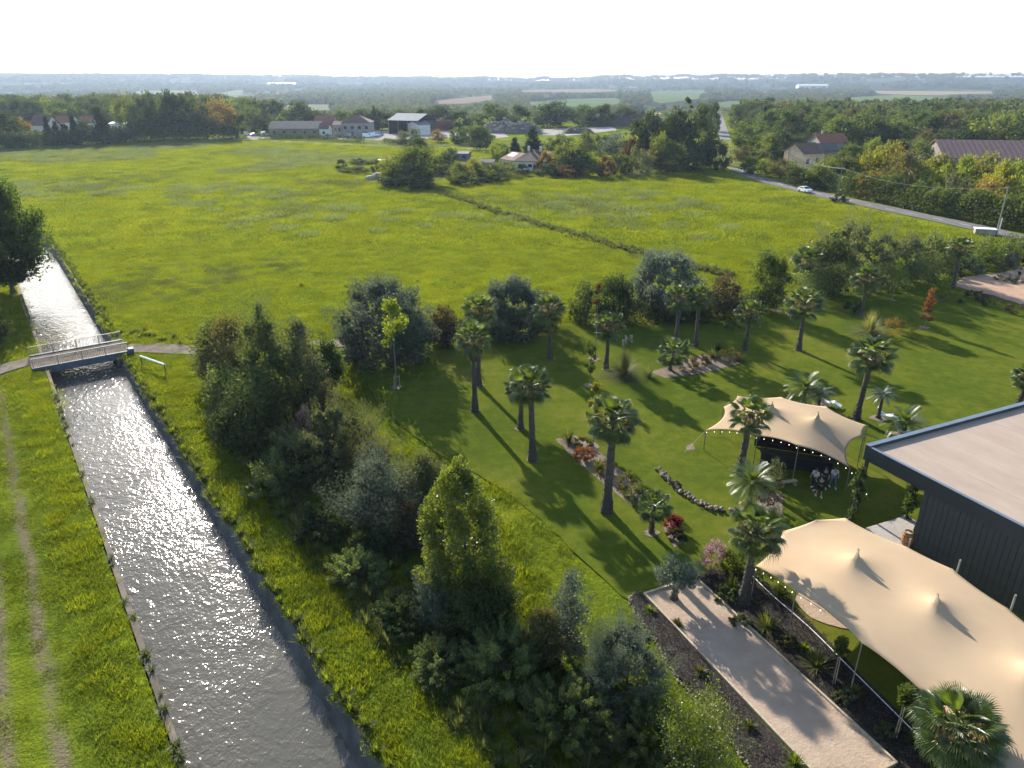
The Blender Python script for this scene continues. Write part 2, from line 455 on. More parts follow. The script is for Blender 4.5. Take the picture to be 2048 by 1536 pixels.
w = MB(); w.sheet(densify(gpoly(LAWN_PX), 1.2, .10), .070); tag(w.build('lawn', M['lawn']), kind='structure')

def track_material(name, c1, c2, sc=.6, grassy=.45):
    t = NT(name); p = t.pos()
    k = t.ramp(t.noise(p, sc, 6, .7), [(.35, c1), (.65, c2)])
    g = t.ramp(t.noise(p, 1.1, 5, .7), [(.55, 0.0), (.62, grassy)])
    k = t.mix(g, k, (.06, .085, .02))
    t.bsdf(k, 1.0, .0, 0, t.bump(t.noise(p, 6, 5, .7), .6, .08) if not name.startswith('field') else None); return t.m
M['gravel_track'] = track_material('gravel_track', (.15, .125, .10), (.26, .22, .18))
M['dirt'] = track_material('dirt', (.20, .15, .11), (.32, .25, .19), .9, 0.0)
def ribbon(pts, wd, z, step=2.0, jit=.1, seed=1):
    """flat strip following ground points"""
    rng = random.Random(seed); P = [Vector(p) for p in pts]; C = []
    for i in range(len(P) - 1):
        n = max(1, int((P[i + 1] - P[i]).length / step))
        for k in range(n): C.append(catmull(P, i, k / n))
    C.append(P[-1]); V = []
    for i, c in enumerate(C):
        d = (C[min(i + 1, len(C) - 1)] - C[max(i - 1, 0)]); d.z = 0; d.normalize(); nn = Vector((d.y, -d.x, 0))
        V.append(c - nn * (wd / 2 + rng.uniform(-jit, jit)) + Vector((0, 0, z))); V.append(c + nn * (wd / 2 + rng.uniform(-jit, jit)) + Vector((0, 0, z)))
    F = [(2 * i, 2 * i + 1, 2 * i + 3, 2 * i + 2) for i in range(len(C) - 1)]
    mb = MB(); mb.add(V, F); return mb, C
def catmull(P, i, t):
    a = P[max(i - 1, 0)]; b = P[i]; c = P[i + 1]; d = P[min(i + 2, len(P) - 1)]
    return .5 * ((2 * b) + (c - a) * t + (2 * a - 5 * b + 4 * c - d) * t * t + (3 * b - a - 3 * c + d) * t ** 3)
# farm track over the bridge: left part and right part
mb, _ = ribbon([G(250, 697), G(300, 697), G(360, 700), G(420, 700), G(500, 697), G(600, 690), G(690, 687), G(745, 686)], 2.9, .095, jit=.25)
tag(mb.build('track', M['gravel_track']), kind='structure')
mb, _ = ribbon([G(92, 716), G(60, 722), G(0, 740), G(-80, 765), G(-220, 800), G(-400, 840)], 2.9, .060, jit=.25, seed=4)
tag(mb.build('track', M['gravel_track']), kind='structure')

M['asphalt'] = (lambda t: (t.bsdf(t.ramp(t.noise(t.pos(), .5, 6, .7), [(.35, (.105, .100, .095)), (.65, (.155, .145, .135))]), .85, .3, 0, t.bump(t.noise(t.pos(), 12, 3), .3, .02)), t.m)[1])(NT('asphalt'))
M['road_paint'] = plain('road_paint', (.55, .54, .50), .8, .3, 3)
ROAD = [G(1434, 222), G(1440, 243), G(1447, 268), G(1452, 295), G(1458, 318), G(1475, 338), G(1530, 360), G(1620, 384), G(1700, 402), G(1800, 423), G(1900, 444), G(1990, 464), G(2120, 500), G(2400, 590)]
mb, RC = ribbon(ROAD, 5.6, .10, 3.0, .08)
road = mb.build('road', M['asphalt']); tag(road, kind='structure')
dash_me = MB().box((0, 0, 0), (2.6, .16, .006)).mesh('centre_dash', M['road_paint'])
L = 0.0; last = RC[0]
acc = 0.0
for i in range(1, len(RC)):
    seg = RC[i] - RC[i - 1]; acc += seg.length
    if acc > 5.2 and RC[i].y < 300:
        acc = 0.0; o = link('centre_dash', dash_me, road, loc=RC[i] + Vector((0, 0, .108)), rot=(0, 0, math.atan2(seg.y, seg.x)))
# grass verge on the far side of the road: brighter strip is plain meadow; pale lane to the works yard
M['pale_lane'] = track_material('pale_lane', (.30, .27, .24), (.42, .38, .34), .3, .15)
mb, _ = ribbon([G(478, 279), G(560, 283), G(700, 289), G(760, 291), G(860, 294), G(940, 297), G(1000, 300)], 7.0, .10, 6)
tag(mb.build('lane', M['pale_lane']), kind='structure')
w = MB(); w.sheet(densify(gpoly([(735, 290), (722, 283), (690, 279), (560, 276), (500, 279), (490, 268), (640, 266), (760, 262), (880, 260), (1000, 264), (1020, 274), (960, 280), (880, 276), (800, 281), (775, 290)]), 12, 1.0), .09)
tag(w.build('yard', M['pale_lane']), kind='structure')
w = MB(); w.sheet(densify(gpoly([(1085, 259), (1225, 254), (1236, 261), (1135, 272), (1085, 270)]), 8, 1.0), .09); tag(w.build('yard', M['pale_lane']), kind='structure')
M['terracotta_gravel'] = track_material('terracotta_gravel', (.36, .235, .165), (.46, .31, .22), .5, 0.0)
w = MB(); w.sheet(densify(gpoly([(1903, 572), (1925, 556), (1960, 551), (2000, 547), (2048, 535), (2150, 520), (2260, 560), (2250, 660), (2120, 640), (2048, 613), (1985, 592), (1935, 581)]), 1.5, .15), .110)
tag(w.build('gravel_drive', M['terracotta_gravel']), kind='structure')

# ---------------------------------------------------------------- distant fields
M['field_green'] = track_material('field_green', (.085, .13, .04), (.12, .155, .045), .01, 0.0)
M['field_pale'] = track_material('field_pale', (.16, .17, .09), (.20, .20, .11), .01, 0.0)
M['field_gold'] = track_material('field_gold', (.24, .19, .09), (.29, .22, .10), .01, 0.0)
M['field_brown'] = track_material('field_brown', (.19, .14, .09), (.23, .17, .11), .01, 0.0)
FIELDS = [('field_pale', [(262, 184), (300, 180), (395, 182), (402, 191), (300, 194)]), ('field_pale', [(395, 198), (440, 186), (488, 178), (484, 190), (450, 207), (398, 206)]),
          ('field_pale', [(540, 214), (600, 208), (665, 210), (668, 221), (560, 223)]), ('field_brown', [(850, 204), (900, 198), (985, 191), (990, 199), (940, 207), (870, 209)]),
          ('field_green', [(1050, 206), (1130, 198), (1235, 196), (1252, 206), (1200, 215), (1070, 214)]), ('field_green', [(1298, 183), (1412, 180), (1400, 198), (1322, 207), (1298, 200)]),
          ('field_green', [(1422, 206), (1470, 202), (1502, 205), (1492, 215), (1430, 216)]), ('field_gold', [(1738, 179), (1850, 176), (1990, 180), (1982, 187), (1850, 191), (1760, 188)]),
          ('field_green', [(1688, 195), (1800, 190), (1905, 195), (1890, 206), (1700, 205)]), ('field_brown', [(1040, 181), (1180, 178), (1262, 181), (1180, 185), (1040, 184)]),
          ('field_gold', [(1250, 226), (1330, 225), (1345, 232), (1260, 233)]), ('field_pale', [(1490, 176), (1560, 175), (1600, 178), (1520, 180)])]
for mk, pl in FIELDS:
    w = MB(); w.sheet(densify([tuple(G(q[0], q[1], VALLEY).xy) for q in pl], 30, 6), VALLEY + .5); tag(w.build('field', M[mk]), kind='structure')
# ================================================================ vegetation builders
def unit(a): return a / np.maximum(np.linalg.norm(a, axis=1, keepdims=True), 1e-9)
def leafquads(C, D, L, W, rng):
    """rhombic leaves at C pointing along D, random roll"""
    n = len(C); D = unit(D); R = unit(rng.normal(size=(n, 3))); S = unit(np.cross(D, R))
    N = np.cross(D, S)
    L = (L * rng.uniform(.6, 1.35, n))[:, None]; W = (W * rng.uniform(.6, 1.3, n))[:, None]
    V = np.empty((n, 4, 3)); V[:, 0] = C - D * L * .5; V[:, 1] = C + S * W * .5 + N * W * .12; V[:, 2] = C + D * L * .5; V[:, 3] = C - S * W * .5 + N * W * .12
    F = np.arange(n * 4).reshape(n, 4)
    return V.reshape(-1, 3), F
PROF = {
    'round': lambda t: np.sqrt(np.clip(1 - (2 * t - 1) ** 2, 0, 1)) ** .8,
    'oak': lambda t: np.clip(np.sin(np.clip(t, 0, 1) ** .75 * PI), 0, 1) ** .6,
    'dome': lambda t: np.sqrt(np.clip(1 - t ** 2.6, 0, 1)) * (.82 + .18 * np.clip(t * 4, 0, 1)),
    'cone': lambda t: np.clip(1 - t, 0, 1) ** .75,
    'column': lambda t: np.clip(np.sin(np.clip(t * .93 + .07, 0, 1) * PI), 0, 1) ** .45,
    'flame': lambda t: np.clip(np.sin(np.clip(t, 0, 1) ** .6 * PI), 0, 1) ** .75,
    'flat': lambda t: np.sqrt(np.clip(1 - t ** 3, 0, 1)),
}
def crown(kind, w, h, n, leaf=.2, seed=0, clumps=None, up=.3, out=.5, aspect=2.0, gap=0.0, shell=.5, cr=.19, lump=.22, core=.4, st=.6):
    rng = np.random.default_rng(seed); prof = PROF[kind]
    K = clumps or int(min(95, max(14, n / 60)))
    t = []
    while len(t) < K:
        q = rng.random(K * 3); keep = rng.random(K * 3) < prof(q) + .08; t += list(q[keep])
    t = np.array(t[:K]); th = rng.uniform(0, 2 * PI, K)
    asym = 1 + lump * np.sin(th * 2 + rng.uniform(0, 6)) * rng.uniform(.3, 1) + lump * np.sin(th * 3 + t * 7 + rng.uniform(0, 6)) * .7
    rr = prof(t) * w / 2 * asym * np.sqrt(rng.uniform(shell, 1, K))
    crr = cr * min(w, h) * rng.uniform(.6, 1.35, K)
    rr = np.maximum(rr - crr * .35, 0)
    C = np.stack([rr * np.cos(th), rr * np.sin(th), np.clip(t * h, crr * .6, h - crr * .5)], 1)
    wts = crr ** 2; wts = wts / wts.sum(); idx = rng.choice(K, n, p=wts)
    d = unit(rng.normal(size=(n, 3)) + np.array([0, 0, .35])); rad = rng.uniform(.55, 1.0, n) ** .6
    P = C[idx] + d * (crr[idx] * rad)[:, None] * np.array([1, 1, .85])
    tt = rng.random(n) ** 1.5; sd = unit(C[idx] - np.array([0, 0, h * .15]) + rng.normal(size=(n, 3)) * .02) + np.array([0, 0, .7]); P = C[idx] + (P - C[idx]) * (1 - .55 * tt * min(1, st))[:, None] + sd * (tt * st * crr[idx])[:, None]
    ncore = int(n * core); ci = rng.choice(K, ncore); P = np.concatenate([P, C[ci] * np.array([.86, .86, 1]) + rng.normal(size=(ncore, 3)) * crr[ci][:, None] * .42]); d = np.concatenate([d, unit(rng.normal(size=(ncore, 3)))])
    n = len(P); LL = np.full(n, leaf); LL[n - ncore:] *= 1.6
    O = unit(P - np.array([0, 0, h * .3])) * out + np.array([0, 0, up]) + rng.normal(size=(n, 3)) * .55 + d * .4
    P[:, 2] = np.maximum(P[:, 2], .03)
    WW = LL / aspect; WW[n - ncore:] = LL[n - ncore:] * .75
    return leafquads(P, O, LL, WW, rng)
def branches(w, h, base, seed, r=None, n=6):
    rng = random.Random(seed); r = r or max(.05, h * .022); mb = MB()
    lean = (rng.uniform(-.03, .03) * h, rng.uniform(-.03, .03) * h)
    top = (lean[0], lean[1], base + h * .55)
    mb.tube([(0, 0, -.1), (0, 0, .15 * h * .3), (lean[0] * .5, lean[1] * .5, base + .1), top], [r * 1.5, r, r * .8, r * .25], 7)
    for k in range(n):
        a = k * 2.4 + rng.random(); z0 = base * .8 + h * rng.uniform(.05, .35); L = w * rng.uniform(.22, .38)
        mb.tube([(lean[0] * .5, lean[1] * .5, z0), (math.cos(a) * L * .5, math.sin(a) * L * .5, z0 + L * .45), (math.cos(a) * L, math.sin(a) * L, z0 + L * .95)], [r * .45, r * .3, r * .08], 5, cap=False)
    return mb
PROTO = {}
def tree_meshes(key, kind, w, h, n, leaf, mat, seed, base=.15, bark='bark', nb=6, **k):
    """(trunk mesh, crown mesh) of a plant w wide and h tall"""
    b = base * h
    V, F = crown(kind, w, h - b, n, leaf, seed, **k); V = V + np.array([0, 0, b])
    cm = meshn(key + '_crown', V, F, M[mat])
    tm = branches(w, h, b, seed, n=nb).mesh(key + '_trunk', M[bark])
    PROTO[key] = (tm, cm, w, h); return PROTO[key]
def place_tree(key, p, w, h, label, name='tree', cat='tree', group=None, rz=None, crownname='crown', rng=random.Random(77)):
    tm, cm, pw, ph = PROTO[key]
    o = empty(name, p, rng.uniform(0, 6.28) if rz is None else rz, label, cat, group)
    s = (w / pw, w / pw, h / ph)
    link('trunk', tm, o, scl=s); link(crownname, cm, o, scl=s); return o

# mid and far kinds, unit-ish sizes
for i in range(3):
    tree_meshes('oak%d' % i, 'oak', 10, 10, 2300, .55, 'leaf_oak', 10 + i, .05, lump=.3, cr=.15)
    tree_meshes('mid%d' % i, 'oak', 10, 10, 2200, .55, 'leaf_mid', 20 + i, .05, lump=.3, cr=.15)
for i in range(2):
    tree_meshes('dark%d' % i, 'oak', 10, 10, 2200, .55, 'leaf_dark', 30 + i, .08, lump=.25)
    tree_meshes('light%d' % i, 'flame', 10, 10, 2000, .5, 'leaf_light', 40 + i, .1, lump=.3)
    tree_meshes('con%d' % i, 'cone', 5, 10, 2200, .45, 'leaf_conifer', 50 + i, .04, out=.9, up=-.1, lump=.12)
    tree_meshes('yel%d' % i, 'oak', 10, 8, 2300, .5, 'leaf_yellow', 60 + i, .1, lump=.35, cr=.2)
    tree_meshes('lime%d' % i, 'oak', 10, 8, 2200, .45, 'leaf_lime', 65 + i, .1, lump=.35, cr=.18)
    tree_meshes('bush%d' % i, 'dome', 6, 4, 1600, .35, 'leaf_mid', 70 + i, .02, lump=.2)
    tree_meshes('dbush%d' % i, 'dome', 6, 4, 1600, .35, 'leaf_dark', 75 + i, .02, lump=.2)
    tree_meshes('pine%d' % i, 'oak', 9, 12, 3400, .5, 'leaf_dark', 80 + i, .1, cr=.15, lump=.3)
tree_meshes('orange0', 'oak', 10, 10, 2200, .5, 'leaf_orange', 90, .12, lump=.3)
tree_meshes('brown0', 'oak', 10, 10, 2200, .5, 'leaf_brown', 91, .12, lump=.3)
tree_meshes('rust0', 'dome', 6, 4, 1500, .35, 'leaf_rustdull', 92, .02)
tree_meshes('obush0', 'dome', 6, 4, 1500, .35, 'leaf_orange', 93, .02)
tree_meshes('obush1', 'dome', 6, 4, 1500, .3, 'leaf_olive', 94, .02)
tree_meshes('blue0', 'flame', 8, 10, 2000, .4, 'leaf_silver', 95, .05)
tree_meshes('poplar0', 'column', 4.5, 16, 3200, .4, 'leaf_lime', 96, .08, lump=.15)
tree_meshes('poplar1', 'column', 2.4, 14, 1500, .35, 'leaf_oak', 97, .05, lump=.1)

# ---------------------------------------------------------------- palms
def fan_frond(seed, R=.85, P=.75, nseg=22, droop=.35, arc=2.55):
    """a palmate leaf along +X: stalk, pleated blade, free drooping tips"""
    rng = np.random.default_rng(seed); V = []; F = []
    def q(a, b, c, d): F.append((a, b, c, d))
    # stalk: three sided
    for i, x in enumerate((0, P * .5, P)):
        z = .05 * math.sin(x / P * 2) - .02 * i; r = .028 - .008 * i
        V += [(x, -r, z), (x, r, z), (x, 0, z - r)]
    for i in range(2):
        for k in range(3):
            q(i * 3 + k, i * 3 + (k + 1) % 3, (i + 1) * 3 + (k + 1) % 3, (i + 1) * 3 + k)
    for i in range(nseg):
        a = -arc / 2 + arc * (i + .5) / nseg; da = arc / nseg * .5
        Ri = R * (.82 + .18 * math.cos(a * .8)) * rng.uniform(.92, 1.05); b = len(V)
        zz = .0
        m = Ri * .52
        def pt(r, an, dz): return (P + r * math.cos(an), r * math.sin(an), -.03 + dz - .10 * (abs(an) / 1.3) ** 2 * r)
        wv = .055
        V += [pt(.02, a - da, 0), pt(.02, a + da, 0),
              pt(m, a - da, .0), pt(m, a, wv), pt(m, a + da, .0)]
        # split tip: two narrow droopers
        tip = pt(Ri * .86, a, -droop * Ri * .22); end = (P + Ri * .98 * math.cos(a), Ri * .98 * math.sin(a), -.03 - droop * Ri * rng.uniform(.5, 1.1))
        V += [tip, end, (tip[0] + .018 * math.sin(a), tip[1] - .018 * math.cos(a), tip[2]), ]
        q(b, b + 2, b + 3, b + 1); q(b + 1, b + 3, b + 4, b + 4 - 0) if False else q(b + 1, b + 3, b + 4, b + 1)
        q(b + 2, b + 7, b + 5, b + 3); q(b + 3, b + 5, b + 5, b + 4); q(b + 7, b + 6, b + 6, b + 5)
    # drop degenerate quads into tris through from_pydata
    me = bpy.data.meshes.new('fan_leaf')
    FF = []
    for f in F:
        g = []
        for x in f:
            if x not in g: g.append(x)
        if len(g) >= 3: FF.append(g)
    me.from_pydata(V, [], FF); return me
def feather_frond(seed, L=1.7, nl=22, droop=.55, lw=.04, ll=.42, vee=.35):
    rng = random.Random(seed); V = []; F = []; N = 7
    def rach(t): return Vector((L * t * (1 - .12 * t), 0, L * (.30 * t - droop * t * t)))
    for i in range(N + 1):
        p = rach(i / N); r = .022 * (1 - .7 * i / N)
        V += [(p.x, -r, p.z), (p.x, r, p.z), (p.x, 0, p.z - r)]
    for i in range(N):
        for k in range(3): F.append((i * 3 + k, i * 3 + (k + 1) % 3, (i + 1) * 3 + (k + 1) % 3, (i + 1) * 3 + k))
    for s in (-1, 1):
        for i in range(nl):
            t = .12 + .88 * i / nl; p = rach(t); d = (rach(min(1, t + .02)) - rach(t - .02)).normalized()
            l = ll * math.sin(PI * min(.97, .15 + t * .8)) ** .6 * rng.uniform(.85, 1.1)
            dirn = (d * .75 + Vector((0, s * .9, vee))).normalized(); b = len(V); wv = d * lw * .5
            tip = p + dirn * l + Vector((0, 0, -.12 * l)); mid = p + dirn * l * .5
            V += [tuple(p - wv), tuple(p + wv), tuple(mid + wv), tuple(mid - wv), tuple(tip)]
            F += [(b, b + 1, b + 2, b + 3), (b + 3, b + 2, b + 4)]
    me = bpy.data.meshes.new('feather_leaf'); me.from_pydata(V, [], F); return me
def withmat(me, m): me.materials.append(m); return me
FAN = [withmat(fan_frond(s, droop=d), M['palm_leaf']) for s, d in ((1, .25), (2, .45), (3, .7))]
FEATHER = [withmat(feather_frond(s, L=l, droop=d), M['palm_leaf']) for s, l, d in ((5, 1.7, .5), (6, 1.55, .7))]
BLUEF = [withmat(feather_frond(s, L=1.5, droop=.85, ll=.34, vee=.5), M['palm_blue']) for s in (8, 9)]
def palm_trunk_mesh(h, r, seed, lean=(0, 0), skirtless=False):
    rng = random.Random(seed); prof = []; mb = MB(); n = 11
    zs = np.linspace(0, h, max(6, int(h / .16)))
    V = []; 
    for i, z in enumerate(zs):
        t = z / h; rr = r * (1.55 - .55 * min(1, t * 5)) * (1 - .22 * t) * (1 + (.09 if i % 2 else -.05)) * rng.uniform(.95, 1.05)
        for k in range(n):
            a = 2 * PI * k / n + (.3 if i % 2 else 0); q = rr * rng.uniform(.93, 1.08)
            V.append((lean[0] * t ** 1.3 + q * math.cos(a), lean[1] * t ** 1.3 + q * math.sin(a), z - (.1 if i == 0 else 0)))
    F = [(i * n + k, i * n + (k + 1) % n, (i + 1) * n + (k + 1) % n, (i + 1) * n + k) for i in range(len(zs) - 1) for k in range(n)]
    mb.add(V, F); return mb.mesh('palm_trunk', M['palm_bark'])
def boots(h0, h1, r, seed, n, parent, lean=(0, 0), H=1.0):
    """ragged old leaf bases at the foot of the trunk, one mesh"""
    rng = random.Random(seed); mb = MB()
    for i in range(n):
        z = h0 + (h1 - h0) * i / n; a = i * 2.4; rr = r * (1.5 - .5 * min(1, z / H * 5)) * .95
        c = Vector((rr * math.cos(a), rr * math.sin(a), z)); o = Vector((math.cos(a), math.sin(a), 0)); s = Vector((-o.y, o.x, 0))
        mb.add([c - s * .07, c + s * .07, c + s * .04 + o * .09 + Vector((0, 0, .16)), c - s * .04 + o * .09 + Vector((0, 0, .16))], [(0, 1, 2, 3)])
    o = mb.build('leaf_bases', M['palm_bark'], parent); o['kind'] = 'stuff'
def skirt(parent, top, r, L, seed, n=150, spread=.5):
    rng = np.random.default_rng(seed); th = rng.uniform(0, 2 * PI, n); t = rng.random(n)
    rad = r + spread * (1 - t) ** 1.2 * .95 + .05; z = top[2] + .15 - L * t
    P = np.stack([top[0] + rad * np.cos(th), top[1] + rad * np.sin(th), z], 1)
    D = np.stack([np.cos(th) * .25, np.sin(th) * .25, -np.ones(n)], 1) + rng.normal(size=(n, 3)) * .15
    V, F = leafquads(P, D, .62, .17, rng)
    o = link('dead_leaf_skirt', meshn('dead_leaf_skirt', V, F, M['palm_dead']), parent); o['kind'] = 'stuff'
DISC = {}
def soil_disc(r, seed):
    rng = random.Random(seed); P = [(r * rng.uniform(.45, 1.2) * math.cos(a * PI / 8), r * rng.uniform(.6, 1.2) * math.sin(a * PI / 8)) for a in range(16)]
    return MB().sheet(P, 0).mesh('soil_ring', M['soil_pale'])
M['soil_pale'] = plain('soil_pale', (.17, .125, .095), .95, .35, 3, bump=.5)
def fan_palm(u, v, vt, wpx, label, skirtL=.9, n=34, lean=(0, 0), seed=0, r=.22, scale=None, p=None, h=None, ring=True, minel=-38, group='fan palms on the lawn'):
    """u, v: foot of the trunk in the photograph; vt: row of its top; wpx: width of the crown"""
    p = p or G(u, v, .07); h = h or height(u, v, vt); W = scale or span(u, v, wpx); rng = random.Random(seed + 900)
    lean = lean if lean != (0, 0) else (rng.uniform(-.25, .25), rng.uniform(-.2, .2)); skirtL = max(skirtL, .7) if skirtL > 0 else 0
    s = W / 2 / 1.30; hc = max(.5, h - 1.15 * s)
    o = empty('fan_palm', p, 0, label, 'palm tree', group)
    link('trunk', palm_trunk_mesh(hc + .05, r, seed, lean), o)
    if ring:
        link('soil_ring', soil_disc(.55, seed), o, loc=(0, 0, .025))
        boots(.1, min(1.3, hc * .4), r, seed, 26, o, H=hc)
    top = Vector((lean[0], lean[1], hc))
    for i in range(n):
        t = (i + .5) / n
        el = math.radians(82 - (82 - minel) * t ** .85) + rng.uniform(-.08, .08)
        az = i * 2.39996 + rng.uniform(-.2, .2)
        me = FAN[0] if t < .35 else FAN[1] if t < .75 else FAN[2]
        ss = s * rng.uniform(.9, 1.08) * (.8 if t < .12 else 1)
        # X axis of the leaf points out; roll a little
        R = Matrix.Rotation(az, 4, 'Z') @ Matrix.Rotation(-el, 4, 'Y') @ Matrix.Rotation(rng.uniform(-.35, .35), 4, 'X')
        f = link('fan_leaf', me, o); f.matrix_local = Matrix.Translation(top + Vector((0, 0, -.25 * t * s))) @ R @ Matrix.Scale(ss, 4)
    if skirtL > 0: skirt(o, (lean[0], lean[1], hc - .15 * s), r * .8, skirtL, seed, n=int(110 + 90 * skirtL), spread=.75 * s)
    return o
def feather_palm(u, v, vt, wpx, label, meshes=None, n=26, seed=0, name='feather_palm', r=.2, trunkh=None, group=None, minel=-5):
    p = G(u, v, .07); h = height(u, v, vt); W = span(u, v, wpx); rng = random.Random(seed + 300); meshes = meshes or FEATHER
    s = W / 2 / 1.45; hc = trunkh or max(.35, h - .95 * s)
    o = empty(name, p, 0, label, 'palm tree', group)
    link('trunk', palm_trunk_mesh(hc, r, seed), o); link('soil_ring', soil_disc(.8, seed), o, loc=(0, 0, .025))
    for i in range(n):
        t = (i + .5) / n; el = math.radians(80 - (80 - minel) * t ** .8); az = i * 2.39996
        R = Matrix.Rotation(az, 4, 'Z') @ Matrix.Rotation(-el, 4, 'Y') @ Matrix.Rotation(rng.uniform(-.2, .2), 4, 'X')
        f = link('feather_leaf', meshes[i % len(meshes)], o); f.matrix_local = Matrix.Translation((0, 0, hc - .05)) @ R @ Matrix.Scale(s * rng.uniform(.85, 1.1), 4)
    return o

# ---------------------------------------------------------------- grasses, yuccas
def blades(n, L, w, seed, el=(25, 88), droop=.5, r0=.08, segs=3):
    rng = np.random.default_rng(seed); V = []; F = []
    for i in range(n):
        a = rng.uniform(0, 2 * PI); e = math.radians(rng.uniform(*el)); l = L * rng.uniform(.6, 1.1); o = np.array([math.cos(a), math.sin(a), 0]); s = np.array([-o[1], o[0], 0])
        p0 = o * rng.uniform(0, r0); b = len(V)
        for k in range(segs + 1):
            t = k / segs; p = p0 + o * l * t * math.cos(e) * (1 + .3 * droop * t) + np.array([0, 0, 1]) * l * (t * math.sin(e) - droop * t * t * math.cos(e) * .8)
            ww = w * .5 * (1 - t ** 1.5) + .002
            p[2] = max(p[2], .02); V += [p - s * ww, p + s * ww]
        for k in range(segs): F.append((b + 2 * k, b + 2 * k + 1, b + 2 * k + 3, b + 2 * k + 2))
    return np.array(V), np.array(F)
def rosette(name, label, cat, u, v, wpx, n=60, mat='blade', el=(15, 88), droop=.35, w=.06, seed=0, group=None, hscale=1.0, stem=0.0, p=None, W=None):
    p = p or G(u, v, .08); W = W or span(u, v, wpx); L = W / 2 / (.85 if name != 'pampas_grass' else .62)
    V, F = blades(n, L, w, seed, el, droop); V[:, 2] = V[:, 2] * hscale + stem
    o = empty(name, p, 0, label, cat, group)
    if stem: MB().tube([(0, 0, -.05), (0, 0, stem)], [.09, .06], 7).build('stem', M['bark'], o)
    b = link('leaves', meshn('leaves', V, F, M[mat]), o); b['kind'] = 'stuff'
    return o
# ================================================================ garden plants near the camera
def shrub(u, vb, vt, wpx, mat, label, kind='dome', n=4000, leaf=.2, seed=0, name='shrub', cat='shrub', group=None, base=.03, shift=.35, wscale=1.0, bark='bark', deep=1.0, hmax=None, **k):
    p0 = G(u, vb, .05); w = span(u, vb, wpx) * wscale * 1.10; dist = p0.length; lf = min(leaf * 1.08, max(.10, dist * .0038)); n = int(n * 1.1 * min(2.6, (leaf * 1.08 / lf) ** 1.7)); leaf = lf
    p = p0 + Vector((p0.x, p0.y, 0)).normalized() * w * shift; p.z = .04
    uu, vv = proj(p.x, p.y); h = height(uu, vv, vt)
    if hmax: h = min(h, hmax)
    b = base * h
    o = empty(name, p, 0, label, cat, group)
    V, F = crown(kind, w, h - b, n, leaf, seed + 1000, **k); V[:, 2] += b; V[:, 1] *= deep
    branches(w, h, b, seed, n=7).build('trunk' if cat == 'tree' else 'stem', M[bark], o)
    link('crown' if cat == 'tree' else 'foliage', meshn('crown', V, F, M[mat]), o)
    return o
# the row of large rounded shrubs between lawn and meadow
sh = shrub
R_ = 'large shrubs between the lawn and the meadow'
sh(775, 742, 574, 208, 'leaf_silver', 'largest rounded grey-green shrub behind the thin staked tree', n=11000, leaf=.26, seed=1, up=.7, aspect=3, st=.8, core=.7, group=R_, lump=.08, cr=.13, shift=.30)
sh(886, 700, 618, 58, 'leaf_plum', 'narrow dark brown shrub between the two largest rounded shrubs', 'column', n=2600, leaf=.2, seed=2, group=R_)
sh(1025, 692, 568, 130, 'leaf_silver', 'rounded grey-green shrub behind the two tallest palms', n=7500, leaf=.26, seed=3, up=.7, aspect=3, st=.8, core=.7, group=R_, lump=.08, cr=.13)
sh(972, 665, 598, 50, 'leaf_dark', 'small dark shrub left of the middle rounded shrub', n=1500, leaf=.2, seed=4, group=R_)
sh(1095, 660, 592, 60, 'leaf_plum', 'brownish dark shrub right of the middle rounded shrub', n=1900, leaf=.2, seed=5, group=R_)
sh(1170, 650, 572, 62, 'leaf_dark', 'dark clipped shrub behind the red-topped young tree', n=2500, leaf=.2, seed=6, group=R_)
sh(1225, 650, 563, 90, 'leaf_dark', 'wide near-black shrub right of the red-topped young tree', n=3800, leaf=.22, seed=7, group=R_)
sh(1325, 642, 508, 146, 'leaf_silver', 'rounded dark grey-green shrub at the end of the ditch', n=7500, leaf=.3, seed=8, up=.6, aspect=3, st=.8, core=.7, group=R_, lump=.1, cr=.13)
sh(1245, 600, 560, 60, 'leaf_dark', 'low dark shrub behind the wide near-black one', n=1300, leaf=.2, seed=9, group=R_)
sh(1445, 640, 560, 80, 'leaf_plum', 'brown thin-leaved shrub left of the feathery green column tree', 'oak', n=2600, leaf=.2, seed=10, group=R_, shell=.3)
sh(1400, 650, 590, 50, 'leaf_brown', 'small brown shrub behind two palms of equal height', 'oak', n=1300, leaf=.2, seed=11, group=R_)
sh(1523, 628, 505, 62, 'leaf_mid', 'feathery green column tree left of the yellow young tree', 'column', n=4200, leaf=.22, seed=12, name='tree', cat='tree', aspect=3)
sh(1562, 600, 545, 40, 'leaf_dark', 'dark green shrub behind the yellow young tree', n=1100, leaf=.2, seed=13, group=R_)
sh(1700, 590, 452, 205, 'leaf_olive', 'broad olive-brown feathery willow shrub, widest in the row', n=9500, leaf=.34, seed=14, aspect=5, up=.5, lump=.18, st=2.4, cr=.10, group=R_, deep=.8)
sh(1650, 595, 475, 70, 'leaf_dark', 'near-black shrub against the left flank of the broad olive-brown one', n=2600, leaf=.25, seed=15, group=R_)
sh(1805, 570, 478, 70, 'leaf_olive', 'bluish green shrub right of the broad olive-brown one', 'oak', n=3300, leaf=.25, seed=16, group=R_)
sh(1850, 562, 475, 70, 'leaf_teal', 'dense dark bluish shrub left of the palm at the drive', 'oak', n=3200, leaf=.25, seed=17, group=R_)
sh(1890, 545, 490, 50, 'leaf_dark', 'dark shrub behind the palm at the drive', n=1500, leaf=.22, seed=18, group=R_)
